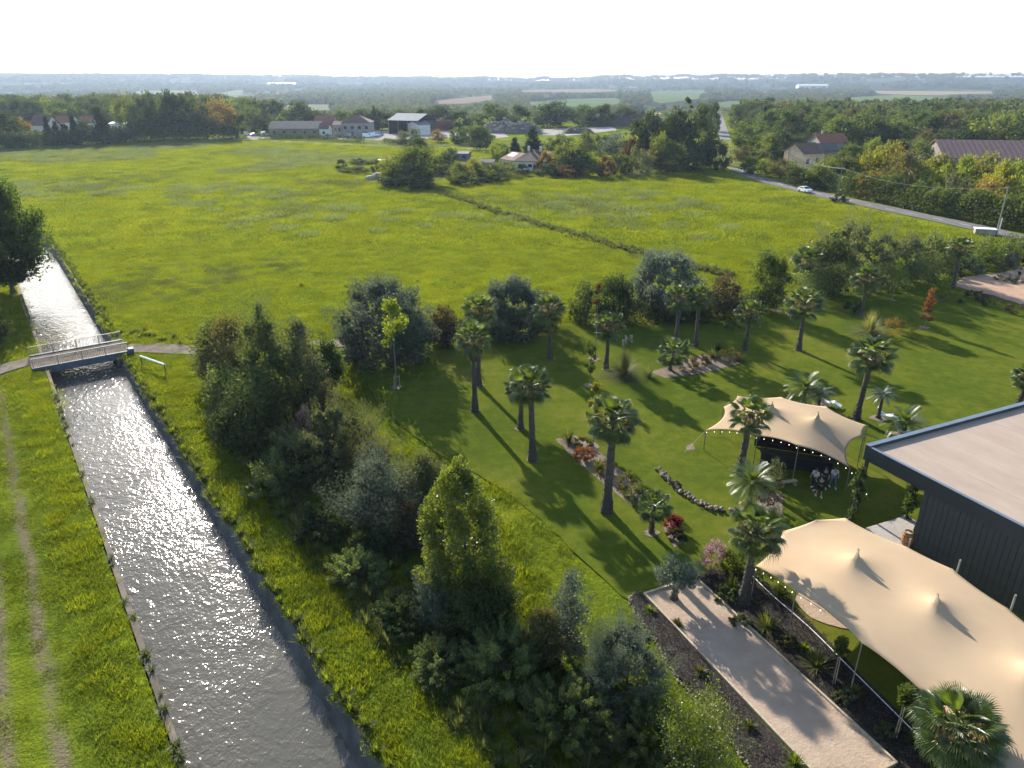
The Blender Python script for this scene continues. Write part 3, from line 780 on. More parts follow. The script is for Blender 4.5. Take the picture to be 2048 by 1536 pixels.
for i, (u, vb, vt, w_, mt, lb) in enumerate([(1945, 535, 480, 60, 'leaf_teal', 'green shrub behind the terracotta drive, first right of the palm'),
        (1990, 528, 478, 60, 'leaf_mid', 'green shrub behind the terracotta drive, at the foot of the cross-armed pole'),
        (2035, 520, 470, 60, 'leaf_mid', 'green shrub behind the terracotta drive at the picture edge'),
        (1935, 552, 522, 50, 'leaf_silver', 'low grey mound at the far rim of the drive'), (1975, 546, 518, 50, 'leaf_teal', 'low bluish mound at the far rim of the drive'),
        (2015, 540, 510, 45, 'leaf_silver', 'low pale mound at the far rim, nearest the thin cypress'), (1905, 560, 535, 36, 'leaf_plum', 'low dark plant at the trunk foot of the palm at the drive')]):
    sh(u, vb, vt, w_, mt, lb, n=1400, leaf=.2, seed=30 + i, group='shrubs behind the drive')
sh(1708, 628, 608, 40, 'leaf_dark', 'low dark shrub in the shade below the broad olive-brown shrub', n=700, seed=40)

# hedge and trees between the canal and the lawn
H_ = 'mixed hedge between the canal and the lawn'
sh(445, 775, 655, 90, 'leaf_teal', 'bushy dark shrub at the near end of the track, leftmost of the hedge', 'oak', n=4200, leaf=.22, seed=50, group=H_)
sh(480, 800, 640, 95, 'leaf_brown', 'brownish green shrub beside the tall feathery tree of the hedge', 'oak', n=4600, leaf=.2, seed=51, group=H_)
sh(545, 850, 602, 100, 'leaf_teal', 'tall feathery dark green tree rising above the hedge', 'flame', n=9000, leaf=.2, seed=52, group=H_, name='tree', cat='tree', aspect=4, shell=.2, st=2.6, cr=.13)
sh(612, 830, 650, 90, 'leaf_olive', 'olive green shrub right of the tall feathery hedge tree', 'oak', n=4800, leaf=.2, seed=53, group=H_)
sh(600, 770, 645, 60, 'leaf_mid', 'rear green shrub of the hedge, next to the track', 'oak', n=2200, leaf=.2, seed=54, group=H_)
sh(655, 800, 688, 78, 'leaf_oak', 'dark leafy tree with a light rim, right end of the hedge top', 'oak', n=3300, leaf=.24, seed=55, group=H_)
sh(520, 900, 750, 150, 'leaf_dark', 'low dark shrub in the deep shade of the hedge', n=4200, leaf=.2, seed=56, group=H_)
sh(612, 890, 812, 40, 'leaf_pink', 'pink flowering shrub in the hedge', 'oak', n=1300, leaf=.13, seed=57, group=H_)
sh(660, 870, 768, 66, 'leaf_brown', 'brown thin tamarisk behind the pink flowering shrub', 'oak', n=2200, leaf=.15, seed=58, group=H_, shell=.2)
sh(672, 965, 828, 150, 'leaf_olive', 'wide golden-olive broom shrub below the pink one', n=8000, leaf=.26, seed=59, aspect=6, up=1.5, st=2.2, cr=.12, group=H_)
sh(750, 985, 890, 90, 'leaf_brown', 'brown-green broom shrub joined to the golden-olive one', n=3600, leaf=.22, seed=60, aspect=5, up=1.2, st=2.0, cr=.12, group=H_)
sh(762, 1090, 925, 150, 'leaf_silver', 'grey-green olive-like shrub in front of the broom', 'oak', n=7000, leaf=.18, seed=61, aspect=4, up=1.0, st=1.8, cr=.14, group=H_)
sh(850, 1050, 920, 105, 'leaf_olive', 'dark grey-green shrub with a reddish top, left of the round poplar', 'oak', n=4800, leaf=.2, seed=62, up=.6, group=H_)
sh(825, 1110, 1015, 70, 'leaf_plum', 'small reddish shrub between the grey-green one and the poplar', n=2200, leaf=.16, seed=63, group=H_)
sh(935, 1245, 943, 150, 'leaf_poplar', 'tall round-leaved poplar in bright green leaf', 'oak', n=13000, leaf=.20, seed=64, name='tree', cat='tree', aspect=1.3, cr=.13, shell=.2, lump=.25, shift=.2, st=1.0, core=.25)
sh(872, 1260, 1165, 70, 'leaf_silver', 'silvery shrub at the foot of the tall poplar', n=2600, leaf=.18, seed=65, up=1.0, aspect=4, st=1.8, group=H_)
sh(960, 1300, 1180, 130, 'leaf_dark', 'dark low shrub in the shade right of the silvery one', n=4300, leaf=.2, seed=66, group=H_)
sh(1135, 1340, 1152, 95, 'leaf_silver', 'thin young poplar with glittering pale leaves', 'flame', n=1500, leaf=.15, seed=67, name='tree', cat='tree', aspect=1.4, shell=.1)
sh(1085, 1350, 1235, 85, 'leaf_brown', 'brown-green shrub left of the glittering young poplar', 'oak', n=3200, leaf=.18, seed=68, group=H_)
sh(1010, 1400, 1290, 170, 'leaf_teal', 'dark willow-like shrub behind the lowest ones', n=6500, leaf=.22, seed=69, aspect=4, up=.8, st=2.0, cr=.13, group=H_)
sh(1245, 1440, 1275, 175, 'leaf_silver', 'grey-green rounded shrub beside the strip of lawn', n=9500, leaf=.18, seed=70, aspect=5, up=.9, st=1.8, cr=.12, group=H_)
sh(1130, 1500, 1395, 160, 'leaf_teal', 'large dark green shrub at the lower edge of the picture', n=8000, leaf=.2, seed=71, aspect=4, up=.9, st=1.8, cr=.13, group=H_)
sh(1280, 1540, 1440, 150, 'leaf_teal', 'bluish dark shrub between lawn strip and hedge, lowest', n=5500, leaf=.18, seed=72, aspect=4, up=.9, st=1.8, cr=.13, group=H_)
sh(1385, 1590, 1440, 125, 'leaf_poplar', 'yellow-green shrub at the lower edge beside the mulch bed', 'oak', n=3600, leaf=.16, seed=73, aspect=2, core=.12, st=1.8, lump=.3, group=H_)
sh(745, 1120, 1060, 80, 'leaf_dark', 'low dark shrub below the grey-green olive-like one', n=1800, leaf=.18, seed=76, group=H_)
sh(590, 965, 900, 110, 'leaf_dark', 'low dark shrub under the golden broom', n=2400, leaf=.18, seed=77, group=H_)
for i, (u, vb, vt, w_) in enumerate([(560, 1000, 935, 100), (640, 1090, 1035, 100), (720, 1180, 1125, 100), (800, 1270, 1215, 100), (880, 1370, 1310, 110), (480, 900, 825, 80), (455, 840, 755, 66)]):  # added shrubs, dark leaves standing in for the hedge's shade on the grass
    sh(u, vb, vt, w_, 'leaf_dark' if i % 2 else 'leaf_teal', ['low shrub on the shaded canal side, left of the golden broom', 'low shrub on the shaded canal side, below the grey-green olive-like one', 'low shrub on the canal side between grey-green shrub and poplar', 'low shrub on the canal side left of the poplar foot', 'low shrub on the canal side below the silvery shrub',
        'low shrub at the canal-side foot of the tall feathery tree', 'low shrub below the leftmost hedge shrub'][i], n=1900, leaf=.2, seed=90 + i, group=H_, st=1.6)
# the big tree by the canal at the left edge, and what stands below it
sh(28, 590, 378, 165, 'leaf_oak', 'big dark tree leaning over the canal at the left edge', 'oak', n=16000, leaf=.34, seed=80, name='tree', cat='tree', base=.1, shell=.2, lump=.35, cr=.13, aspect=1.6, shift=.12)
sh(-10, 700, 560, 60, 'leaf_dark', 'dark shrub at the left edge below the big canal tree', 'oak', n=3500, leaf=.26, seed=81)
sh(-75, 620, 430, 150, 'leaf_oak', 'second tree beside the canal, cut by the left edge', 'oak', n=8000, leaf=.34, seed=82, name='tree', cat='tree', base=.2, aspect=1.6)

# young trees on the lawn
def young(u, v, vt, cb, wpx, mat, label, n=1200, leaf=.16, seed=0, top=None, kind='flame', stakes=False, **k):
    """cb: row where the crown begins"""
    p = G(u, v, .07); h = height(u, v, vt); hb = height(u, v, cb); w = span(u, v, wpx)
    o = empty('young_tree', p, 0, label, 'tree', 'young ornamental trees on the lawn')
    MB().tube([(0, 0, -.05), (.03, 0, hb), (0, .02, h * .95)], [.05, .04, .01], 6).build('trunk', M['bark_pale'], o)
    V, F = crown(kind, w, h - hb, n, leaf, seed + 3000, clumps=16, cr=.22, shell=.15, **k); V[:, 2] += hb
    link('crown', meshn('crown', V, F, M[mat]), o)
    if top:
        V, F = crown('flame', w * .62, (h - hb) * .5, n // 3, leaf, seed + 3100, clumps=8); V[:, 2] += hb + (h - hb) * .58
        link('top_leaves', meshn('top_leaves', V, F, M[top]), o)
    link('soil_ring', soil_disc(.7, seed), o, loc=(0, 0, .025))
    if stakes:
        for k2 in range(3):
            a = k2 * 2.1; MB().tube([(.35 * math.cos(a), .35 * math.sin(a), -.05), (.33 * math.cos(a), .33 * math.sin(a), 1.3)], .035, 6).build('stake', M['timber'], o)
        MB().tube([(.33 * math.cos(a), .33 * math.sin(a), 1.15) for a in (0, 2.1, 4.2, 6.3)], .02, 4).build('stake_tie', M['timber'], o)
    return o
young(793, 775, 597, 690, 62, 'leaf_lime', 'tall thin staked tree with sparse yellow-green leaves', n=1300, leaf=.2, seed=1, stakes=True)
young(1190, 718, 572, 660, 34, 'leaf_mid', 'young tree with a crimson red top', n=800, leaf=.16, seed=2, top='leaf_red')
young(1180, 772, 675, 745, 26, 'leaf_mid', 'slim green young tree in the tree shadow left of the pampas grass', n=800, leaf=.13, seed=3, kind='column')
young(1186, 892, 762, 868, 40, 'leaf_yellow', 'golden young tree with horizontal branches left of a big palm', n=1100, leaf=.15, seed=4)
young(1553, 622, 519, 608, 28, 'leaf_lime', 'bright yellow-green young tree with a golden tip', n=1100, leaf=.16, seed=5, top='leaf_yellow', kind='column')
young(1848, 655, 575, 640, 30, 'leaf_rust', 'rust-orange larch-like young tree', n=1000, leaf=.16, seed=6, kind='cone')
young(1880, 600, 538, 597, 28, 'leaf_lime', 'light green young tree behind the rust-orange one', n=1000, leaf=.18, seed=7, kind='column')
young(1784, 600, 515, 570, 34, 'leaf_lime', 'thin light green tree in front of the bluish hedge shrubs', n=600, leaf=.2, seed=8)
young(2036, 560, 517, 556, 8, 'leaf_conifer', 'thin dark cypress in the island of the drive', n=900, leaf=.14, seed=9, kind='column')

# palms
fan_palm(950, 822, 645, 68, 'tall palm with a long grey skirt of dead leaves, left of the front pair', skirtL=2.0, seed=1, r=.25)
fan_palm(957, 770, 590, 64, 'palm directly behind the tall skirted one, against the rounded shrub', skirtL=.7, seed=2)
fan_palm(1065, 920, 737, 80, 'taller palm of the close pair in the middle of the lawn', skirtL=1.1, seed=3, r=.26)
fan_palm(1041, 857, 748, 66, 'shorter palm of the close pair in the middle of the lawn', skirtL=.3, seed=4, r=.22)
fan_palm(1213, 1023, 798, 92, 'largest palm on the near lawn, behind the planted stone border', skirtL=1.6, seed=5, r=.31)
fan_palm(1100, 718, 590, 60, 'palm standing in the shade before the middle rounded shrub', skirtL=.6, seed=6)
fan_palm(1212, 738, 625, 58, 'palm to the right below the red-topped young tree', skirtL=.4, seed=7)
fan_palm(1351, 690, 570, 56, 'left one of two equal palms before the dark grey-green shrub', skirtL=.8, seed=8)
fan_palm(1391, 692, 568, 50, 'right one of two equal palms before the dark grey-green shrub', skirtL=.5, seed=9)
fan_palm(1490, 700, 599, 56, 'palm on the lawn behind the yucca bed', skirtL=.5, seed=10)
fan_palm(1597, 700, 578, 66, 'palm with a thick ringed trunk, alone in the centre of the right lawn', skirtL=.4, seed=11, r=.26)
fan_palm(1610, 590, 494, 62, 'palm rising in front of the near-black hedge shrub', skirtL=.8, seed=12, ring=False)
fan_palm(1722, 633, 530, 56, 'palm behind the round pampas grass on the right lawn', skirtL=.5, seed=13)
fan_palm(1712, 838, 674, 78, 'tall leaning palm beside the far tent', skirtL=1.0, seed=14, r=.26, lean=(.35, 0))
fan_palm(1906, 576, 474, 46, 'palm at the corner of the terracotta drive', skirtL=1.0, seed=15)
fan_palm(1480, 946, 797, 80, 'palm rising in front of the far tent', skirtL=.5, seed=16, r=.26, lean=(.2, 0), n=24)
fan_palm(1487, 1200, 1018, 102, 'palm at the left corner of the near tent', skirtL=.3, seed=17, r=.26, lean=(.15, 0), n=30)
fan_palm(2036, 815, 733, 52, 'palm behind the flat roof at the right edge', skirtL=.3, seed=18)
fan_palm(0, 0, 0, 0, 'big bushy palm in the bottom right corner over the near tent', skirtL=.5, seed=19, r=.26, p=Vector(G(1925, 1440, 4.2).xy.to_3d()) + Vector((0, 0, .07)), h=5.1, scale=3.3, n=44, minel=-50)
fan_palm(1303, 1066, 985, 64, 'small young palm beside the red-leaved plants', skirtL=0, seed=20, r=.14, n=26)
fan_palm(1340, 740, 676, 62, 'short many-leaved palm on the soil bed among yuccas', skirtL=0, seed=21, r=.16, n=34)
feather_palm(1497, 1020, 940, 100, 'feather palm at the end of the curved stone border', seed=1, n=34, group='feather palms')
feather_palm(1806, 868, 822, 90, 'feather palm by the flat roof edge, arching leaves', seed=2, n=28, group='feather palms')
feather_palm(1606, 808, 757, 80, 'feather palm behind the far tent', seed=3, n=30, group='feather palms')
feather_palm(1756, 836, 775, 56, 'small blue-grey palm beside a white lounger', meshes=BLUEF, seed=4, n=26, r=.16, group='feather palms')
feather_palm(1637, 812, 775, 60, 'blue-grey palm behind the far tent, left of the lounger', meshes=BLUEF, seed=5, n=22, r=.14, group='feather palms')

# grasses, yuccas and bedding
Gs = 'spiky plants in the lawn beds'
def pampas(u, v, wpx, hs, label, plumes=0, seed=0):
    o = rosette('pampas_grass', label, 'grass clump', u, v, wpx, n=700, mat='pampas_blade', el=(15, 88), droop=.8, w=.045, seed=seed, hscale=hs)
    if plumes:
        rng = random.Random(seed); s = span(u, v, wpx) / 2
        for i in range(plumes):
            a = rng.random() * 6.28; r = rng.uniform(0, s * .45); q = Vector((r * math.cos(a), r * math.sin(a), s * 1.7 * hs + rng.uniform(-.2, .2)))
            MB().tube([(q.x * .3, q.y * .3, .4), (q.x, q.y, q.z)], .012, 4).build('plume_stalk', M['palm_dead'], o)
            V, F = crown('flame', .24, .75, 90, .14, seed + i, clumps=6, aspect=4); V += np.array(q)
            link('plume', meshn('plume', V, F, M['plume']), o)
    return o
pampas(1247, 752, 66, 1.25, 'pampas grass with pale upright plumes', 7, 1)
pampas(1738, 668, 62, 1.1, 'rounded plumeless pampas grass on the right lawn', 0, 2)
yu = [(1298, 755, 46, 'dark yucca right of the pampas grass', 'leaf_teal'), (1137, 885, 54, 'spiky light yucca at the head of the planted border', 'blade'), (1196, 940, 54, 'spiky light yucca left of the largest palm trunk', 'blade'),
      (1424, 715, 44, 'round spiky yucca behind the soil bed', 'blade'), (1436, 700, 34, 'second smaller spiky yucca behind the soil bed', 'blade'), (1476, 722, 40, 'brown spiky plant left of a palm trunk', 'leaf_brown'),
      (1300, 1222, 26, 'small bright tuft in the mulch left of the court', 'leaf_lime'), (1465, 1175, 54, 'bright green leafy clump by the palm at the tent corner', 'leaf_lime'), (1533, 1256, 70, 'arching spiky plant in the bed right of the court', 'blade'),
      (1633, 1335, 80, 'large spiky clump in the middle of the bed right of the court', 'blade'), (1610, 1300, 34, 'leafy clump behind the large spiky one', 'leaf_lime'), (1705, 1385, 40, 'upright sprouting plant near the bed edge', 'blade'),
      (1590, 1530, 50, 'green clump at the bottom edge of the court', 'leaf_lime'), (1500, 1455, 30, 'tuft in the left mulch bed beside the court', 'blade'), (1560, 1190, 46, 'green bush under the tent edge by its corner palm', 'leaf_mid'),
      (1832, 1480, 50, 'leafy clump right of the bed near the corner palm', 'leaf_mid'), (1355, 1250, 26, 'straw-coloured tuft in the left mulch bed', 'leaf_brown'), (1400, 1345, 34, 'reddish tuft in the left mulch bed', 'leaf_brown'), (1880, 1530, 56, 'leafy clump below the corner palm', 'leaf_mid'),
      (1920, 605, 20, 'little dark plant on the lawn edge of the drive', 'leaf_dark'), (1955, 600, 22, 'low plant on the lawn edge of the drive', 'leaf_olive')]
for i, (u, v, w_, lb, mt) in enumerate(yu):
    rosette('yucca' if 'yucca' in lb else 'spiky_plant', lb, 'plant', u, v, w_, n=110, mat=mt, el=(12, 85), droop=.28, w=.075, seed=40 + i, group=Gs)
low = [(1166, 920, 44, 20, 'leaf_rust', 'reddish low shrub between the two light yuccas'), (1215, 948, 40, 20, 'leaf_brown', 'brown tuft left of the largest palm trunk'), (1252, 978, 46, 24, 'leaf_brown', 'brown grassy shrub right of the largest palm trunk'), (1270, 1000, 44, 24, 'leaf_olive', 'olive grassy shrub next to the young palm'),
       (1345, 1060, 30, 24, 'leaf_red', 'red-leaved plant right of the young palm'), (1352, 1078, 36, 16, 'leaf_plum', 'dark low plant below the red-leaved one'), (1427, 1135, 54, 44, 'leaf_pink', 'dry pink-brown shrub left of the near tent'), (1455, 1140, 40, 36, 'leaf_lime', 'light green shrub beside the dry pink-brown one'),
       (1500, 1150, 80, 40, 'leaf_oak', 'dark shrub under the palm at the tent corner'), (1530, 1008, 60, 44, 'leaf_plum', 'brown shrub right of the feather palm at the border'), (1545, 975, 44, 46, 'leaf_olive', 'grey-green bush behind the brown one by the far tent'), (1795, 672, 62, 30, 'leaf_orange', 'rusty low shrub right of the rounded pampas grass'),
       (1375, 735, 44, 18, 'leaf_brown', 'brown low plant on the soil bed'), (1400, 730, 40, 16, 'leaf_plum', 'dark low plant on the soil bed'), (1455, 725, 40, 26, 'leaf_brown', 'straw-brown grass left of the brown spiky plant'), (1165, 895, 40, 14, 'leaf_brown', 'dry plant at the trunk of the golden young tree'),
       (1465, 655, 40, 10, 'leaf_olive', 'low green plant behind the right lawn palms'), (1990, 612, 60, 12, 'leaf_plum', 'dark low planting along the near rim of the drive'), (2035, 625, 50, 12, 'leaf_plum', 'low reddish planting near rim of the drive at the edge'), (1950, 596, 40, 12, 'leaf_plum', 'dark low planting near rim, left end'),
       (2005, 562, 30, 14, 'leaf_silver', 'silvery cushion plant in the island of the drive'), (2040, 568, 34, 14, 'leaf_silver', 'second silvery cushion plant in the island'), (1450, 1195, 46, 14, 'leaf_dark', 'dark low plant in the mulch behind the court corner'),
       (1480, 1250, 36, 14, 'leaf_olive', 'low plant in the bed right of the court top'), (1575, 1290, 36, 12, 'leaf_brown', 'dry low plant in the bed right of the court'), (1690, 1400, 40, 12, 'leaf_olive', 'low grey plant in the bed near its middle'), (1770, 1470, 44, 14, 'leaf_olive', 'low plant in the bed near the bottom')]
for i, (u, v, w_, hp, mt, lb) in enumerate(low):
    p = G(u, v); hh = max(.25, height(u, v, v - hp)); ww = span(u, v, w_)
    o = empty('low_shrub', p + Vector((0, 0, .06)), 0, lb, 'shrub', 'low plants in the beds')
    V, F = crown('dome', ww * 1.15, hh * 1.1, 1500, .10, 500 + i, aspect=3.5, up=.6); f = link('foliage', meshn('foliage', V, F, M[mt]), o)

# olive tree at the head of the court
p = G(1348, 1197, .1); o = empty('olive_tree', p, 0, 'gnarled olive tree with a dark trunk at the head of the court', 'tree')
mb = MB(); mb.tube([(0, 0, -.1), (.02, .05, .35), (.12, .02, .8), (.05, .1, 1.25)], [.30, .17, .14, .11], 9)
for k in range(6):
    a = k * 1.05; mb.tube([(.06, .08, 1.1), (.06 + .5 * math.cos(a), .08 + .5 * math.sin(a), 1.6), (.06 + 1.0 * math.cos(a), .08 + 1.0 * math.sin(a), 2.0)], [.08, .05, .02], 6)
mb.build('trunk', M['bark'], o)
V, F = crown('oak', 3.0, 1.7, 2600, .13, 77, clumps=26, aspect=4, cr=.26, shell=.3); V += np.array([0, 0, 1.15]); link('crown', meshn('crown', V, F, M['leaf_silver']), o)
# little standard trees in the bed
for u, v, vt, w_, lb in ((1665, 1368, 1285, 36, 'little ball-headed tree near the large spiky clump'), (1788, 1476, 1382, 40, 'little ball-headed tree beside the corner palm')):
    p = G(u, v, .08); h = height(u, v, vt); w2 = span(u, v, w_)
    o = empty('standard_tree', p, 0, lb, 'tree', 'little ball-headed trees in the bed')
    MB().tube([(0, 0, -.05), (0, 0, h * .7)], .03, 6).build('trunk', M['bark_pale'], o)
    MB().tube([(.12, 0, -.05), (.1, 0, h * .65)], .025, 6).build('stake', M['timber'], o)
    V, F = crown('round', w2, w2 * .8, 1600, .09, 79, clumps=22, cr=.26, shell=.1); V[:, 2] += h - w2 * .75; link('crown', meshn('crown', V, F, M['leaf_mid']), o)

# ================================================================ court, beds, border
CORT = [cpt(26.05, 23.6), cpt(29.6, 22.9), cpt(27.0, 9.0), cpt(23.3, 9.0)]
A_, B_, C_ = G(1290, 1190), G(1390, 1160), G(1786, 1528)
e1 = (C_ - B_).normalized(); e2 = Vector((-e1.y, e1.x, 0)); A_ = B_ - e2 * 3.55
if (G(1290, 1190) - B_).dot(e2) > 0: e2 = -e2; A_ = B_ - e2 * 3.55
LEN = (C_ - B_).length
def cq(a, b, z=0.0): return A_ + e2 * a + e1 * b + Vector((0, 0, z))
rz2 = math.atan2(e2.y, e2.x)
M['court_sand'] = track_material('court_sand', (.36, .27, .198), (.43, .33, .245), .7, 0.0)
w = MB(); w.add([cq(0, 0, .105), cq(3.55, 0, .105), cq(3.55, LEN, .105), cq(0, LEN, .105)], [(0, 3, 2, 1)]); tag(w.build('court_surface', M['court_sand']), kind='structure')
ct = empty('court_edging', cq(0, 0), 0, 'weathered timber edging round the sandy boules court', 'edging')
def lbox(mb, c, d, m=0): return mb.box(c, d, rz2, m)
for (c, d) in ((cq(1.775, -.06, .10), (3.79, .12, .22)), (cq(1.775, LEN + .06, .10), (3.79, .12, .22))):
    o = lbox(MB(), c - cq(0, 0), d).build('sleeper', M['timber'], ct)
nn = 5
for side in (-.06, 3.61):
    for k in range(nn):
        c = cq(side, LEN * (k + .5) / nn, .10 if k % 2 else .104) - cq(0, 0); lbox(MB(), c, (.12, LEN / nn - .02, .22)).build('sleeper', M['timber'], ct)
def mulch_mat():
    t = NT('mulch'); p = t.pos(); k = t.ramp(t.noise(p, 7, 5, .8), [(.35, (.014, .012, .011)), (.52, (.042, .035, .030)), (.68, (.12, .10, .08))])
    t.bsdf(k, .95, .1, 0, t.bump(t.noise(p, 14, 4, .8), 1.0, .06)); return t.m
M['mulch'] = mulch_mat()
w = MB(); w.sheet(densify(gpoly([(1290, 1190), (1268, 1190), (1262, 1205), (1285, 1240), (1320, 1290), (1350, 1345), (1400, 1405), (1470, 1490), (1520, 1560), (1620, 1560), (1604, 1536)]), .8, .04), .085); tag(w.build('mulch_bed', M['mulch']), kind='structure')
w = MB(); w.sheet(densify(gpoly([(1388, 1160), (1420, 1140), (1480, 1150), (1530, 1165), (1600, 1225), (1700, 1330), (1800, 1430), (1900, 1530), (1940, 1580), (1840, 1580), (1786, 1528)]), .8, .04), .085); tag(w.build('mulch_bed', M['mulch']), kind='structure')
rng = random.Random(9)
# pebble edging of the left bed, a pale rope on the right
STONES = []
for s in range(6):
    mb = MB(); mb.lathe([(.30, -.3), (.48, -.05), (.42, .22), (.2, .40)], n=7)
    V = [(x * rng.uniform(.8, 1.15), y * rng.uniform(.75, 1.1), z * rng.uniform(.85, 1.1)) for x, y, z in mb.v]; mb.v = V
    STONES.append(mb.mesh('stone', M['stone']))
def along(pts, step):
    P = [Vector(p) for p in pts]; out = []; acc = 0.0
    for i in range(len(P) - 1):
        L_ = (P[i + 1] - P[i]).length; n = max(4, int(L_ / .05))
        for k in range(n):
            q = catmull(P, i, k / n)
            if not out or (q - out[-1]).length >= step: out.append(q)
    return out
bo = empty('pebble_edging', G(1262, 1205), 0, 'thin pale pebble edging round the left mulch bed', 'edging'); base = bo.location.copy()
mb = MB()
for q in along([G(1290, 1186), G(1268, 1188), G(1260, 1206), G(1283, 1243), G(1318, 1294), G(1348, 1350), G(1398, 1410), G(1468, 1495), G(1518, 1565)], .11):
    for k in range(2):
        c = q - base + Vector((rng.uniform(-.10, .10), rng.uniform(-.10, .10), .08)); r = rng.uniform(.04, .08)
        mb.lathe([(r * .6, -r * .5), (r, 0), (r * .5, r * .6)], c, n=5)
f = mb.build('pebbles', M['stone'], bo); f['kind'] = 'stuff'
mb = MB(); mb.tube([q + Vector((0, 0, .12)) for q in along([G(1500, 1150), G(1540, 1190), G(1620, 1260), G(1700, 1340), G(1780, 1420), G(1850, 1490), G(1900, 1545)], .3)], .03, 5)
tag(mb.build('rope', M['white']), 'pale rope lying along the tent side of the mulch bed', 'rope')
sb = empty('stone_border', G(1400, 1000), 0, 'curved low border of heaped rubble stones on the lawn', 'stone border'); base = sb.location.copy()
for q in along([G(1314, 943), G(1335, 960), G(1362, 985), G(1400, 1010), G(1440, 1024), G(1480, 1026), G(1505, 1020)], .24):
    for k in range(3):
        s = rng.uniform(.16, .38)
        link('stone', STONES[rng.randrange(6)], sb, loc=q - base + Vector((rng.uniform(-.24, .24), rng.uniform(-.24, .24), .11 + .08 * k)), rot=(rng.uniform(-.4, .4), rng.uniform(-.4, .4), rng.random() * 6), scl=s)
sp = empty('lavender_plant', G(1352, 975, .1), 0, 'small purple flowering plant growing in the rubble stone border', 'plant')
V, F = crown('dome', .9, .45, 350, .09, 5); link('foliage', meshn('foliage', V, F, M['leaf_plum']), sp)
# bare soil patches of the planted lawn beds
w = MB()
for i, pl in enumerate([[(1110, 880), (1150, 872), (1200, 905), (1250, 950), (1285, 1000), (1262, 1012), (1215, 975), (1160, 930)], [(1300, 745), (1400, 712), (1470, 712), (1480, 730), (1400, 748), (1330, 758)],
                        [(1325, 1060), (1340, 1040), (1372, 1085), (1350, 1098)], [(1500, 1040), (1520, 985), (1570, 990), (1560, 1040)], [(1370, 895), (1385, 888), (1390, 900), (1374, 903)]]):
    w.sheet(densify(gpoly(pl), .7, .1), .085)
tag(w.build('soil_bed', M['soil_pale']), kind='structure')
# ================================================================ stretch tents
def tent_mat(t):
    p = t.pos(); k = t.ramp(t.noise(p, .5, 4), [(.3, (.435, .318, .203)), (.7, (.48, .355, .23))])
    d = t.n('ShaderNodeBsdfDiffuse'); t.l(k, d.inputs[0]); tr = t.n('ShaderNodeBsdfTranslucent'); t.l(k, tr.inputs[0])
    m = t.n('ShaderNodeMixShader'); m.inputs[0].default_value = .10; t.l(d.outputs[0], m.inputs[1]); t.l(tr.outputs[0], m.inputs[2]); t.l(m.outputs[0], t.out.inputs[0]); return t.m
M['tent'] = tent_mat(NT('tent_cloth'))
def stretch_tent(name, label, peri, peaks, NS, NT_, corners, group, qe=16.0):
    """force-density cloth: peri = [(u, v, z)] clockwise in the photograph, corners = indices of the four grid corners in peri, peaks = [(u, v, z)]"""
    P = [G(u, v, z) for u, v, z in peri]
    idx = np.arange(NS * NT_).reshape(NS, NT_)
    ring = [idx[i, 0] for i in range(NS)] + [idx[NS - 1, j] for j in range(1, NT_)] + [idx[i, NT_ - 1] for i in range(NS - 2, -1, -1)] + [idx[0, j] for j in range(NT_ - 2, 0, -1)]
    cpos = [0, NS - 1, NS - 1 + NT_ - 1, 2 * (NS - 1) + NT_ - 1, len(ring)]
    fixed = {}
    co = list(corners) + [corners[0] + len(P)]
    bpar = {}
    for k in range(4):
        a, b = co[k], co[k + 1]; pts = [P[i % len(P)] for i in range(a, b + 1)]
        L = [0.0]
        for i in range(len(pts) - 1): L.append(L[-1] + (pts[i + 1] - pts[i]).length)
        for i, q in enumerate(pts):
            r = cpos[k] + round((cpos[k + 1] - cpos[k]) * L[i] / L[-1]); fixed[int(ring[r % len(ring)])] = q
    # first solve without peaks to find where the peaks fall on the grid
    def solve(fx):
        n = NS * NT_; A = np.zeros((n, n)); B = np.zeros((n, 3))
        def edge(a, b, q):
            A[a, a] += q; A[b, b] += q; A[a, b] -= q; A[b, a] -= q
        for i in range(NS):
            for j in range(NT_):
                if i < NS - 1: edge(idx[i, j], idx[i + 1, j], qe if j in (0, NT_ - 1) else 1.0)
                if j < NT_ - 1: edge(idx[i, j], idx[i, j + 1], qe if i in (0, NS - 1) else 1.0)
        for k, q in fx.items(): A[k, :] = 0; A[k, k] = 1; B[k] = q
        return np.linalg.solve(A, B)
    X = solve(fixed)
    for (u, v, z) in peaks:
        q = G(u, v, z); inner = idx[2:-2, 2:-2].ravel(); d = np.hypot(X[inner, 0] - q.x, X[inner, 1] - q.y); fixed[int(inner[np.argmin(d)])] = q
    X = solve(fixed)
    F = [(idx[i, j], idx[i + 1, j], idx[i + 1, j + 1], idx[i, j + 1]) for i in range(NS - 1) for j in range(NT_ - 1)]
    o = empty(name, (float(X[:, 0].mean()), float(X[:, 1].mean()), 0), 0, label, 'tent', group); c = np.array(o.location)
    me = meshn('canopy', X - c, F, M['tent'], smooth=True)
    cn = link('canopy', me, o); so = cn.modifiers.new('thickness', 'SOLIDIFY'); so.thickness = .012; so.offset = 0
    return o, c, X, idx, P
T2P = [(1412, 860, 1.9), (1447, 814, 2.6), (1475, 792, 3.0), (1562, 794, 3.1), (1652, 813, 3.1), (1735, 851, 2.9), (1727, 873, 2.7), (1700, 936, 2.0), (1597, 892, 3.0), (1515, 872, 2.9)]
t2, c2, X2, I2, P2 = stretch_tent('stretch_tent', 'smaller sand-coloured stretch tent on the lawn beyond the building', T2P, [(1545, 803, 4.3), (1637, 823, 4.4)], 52, 36, (2, 5, 7, 10), 'sand-coloured stretch tents')
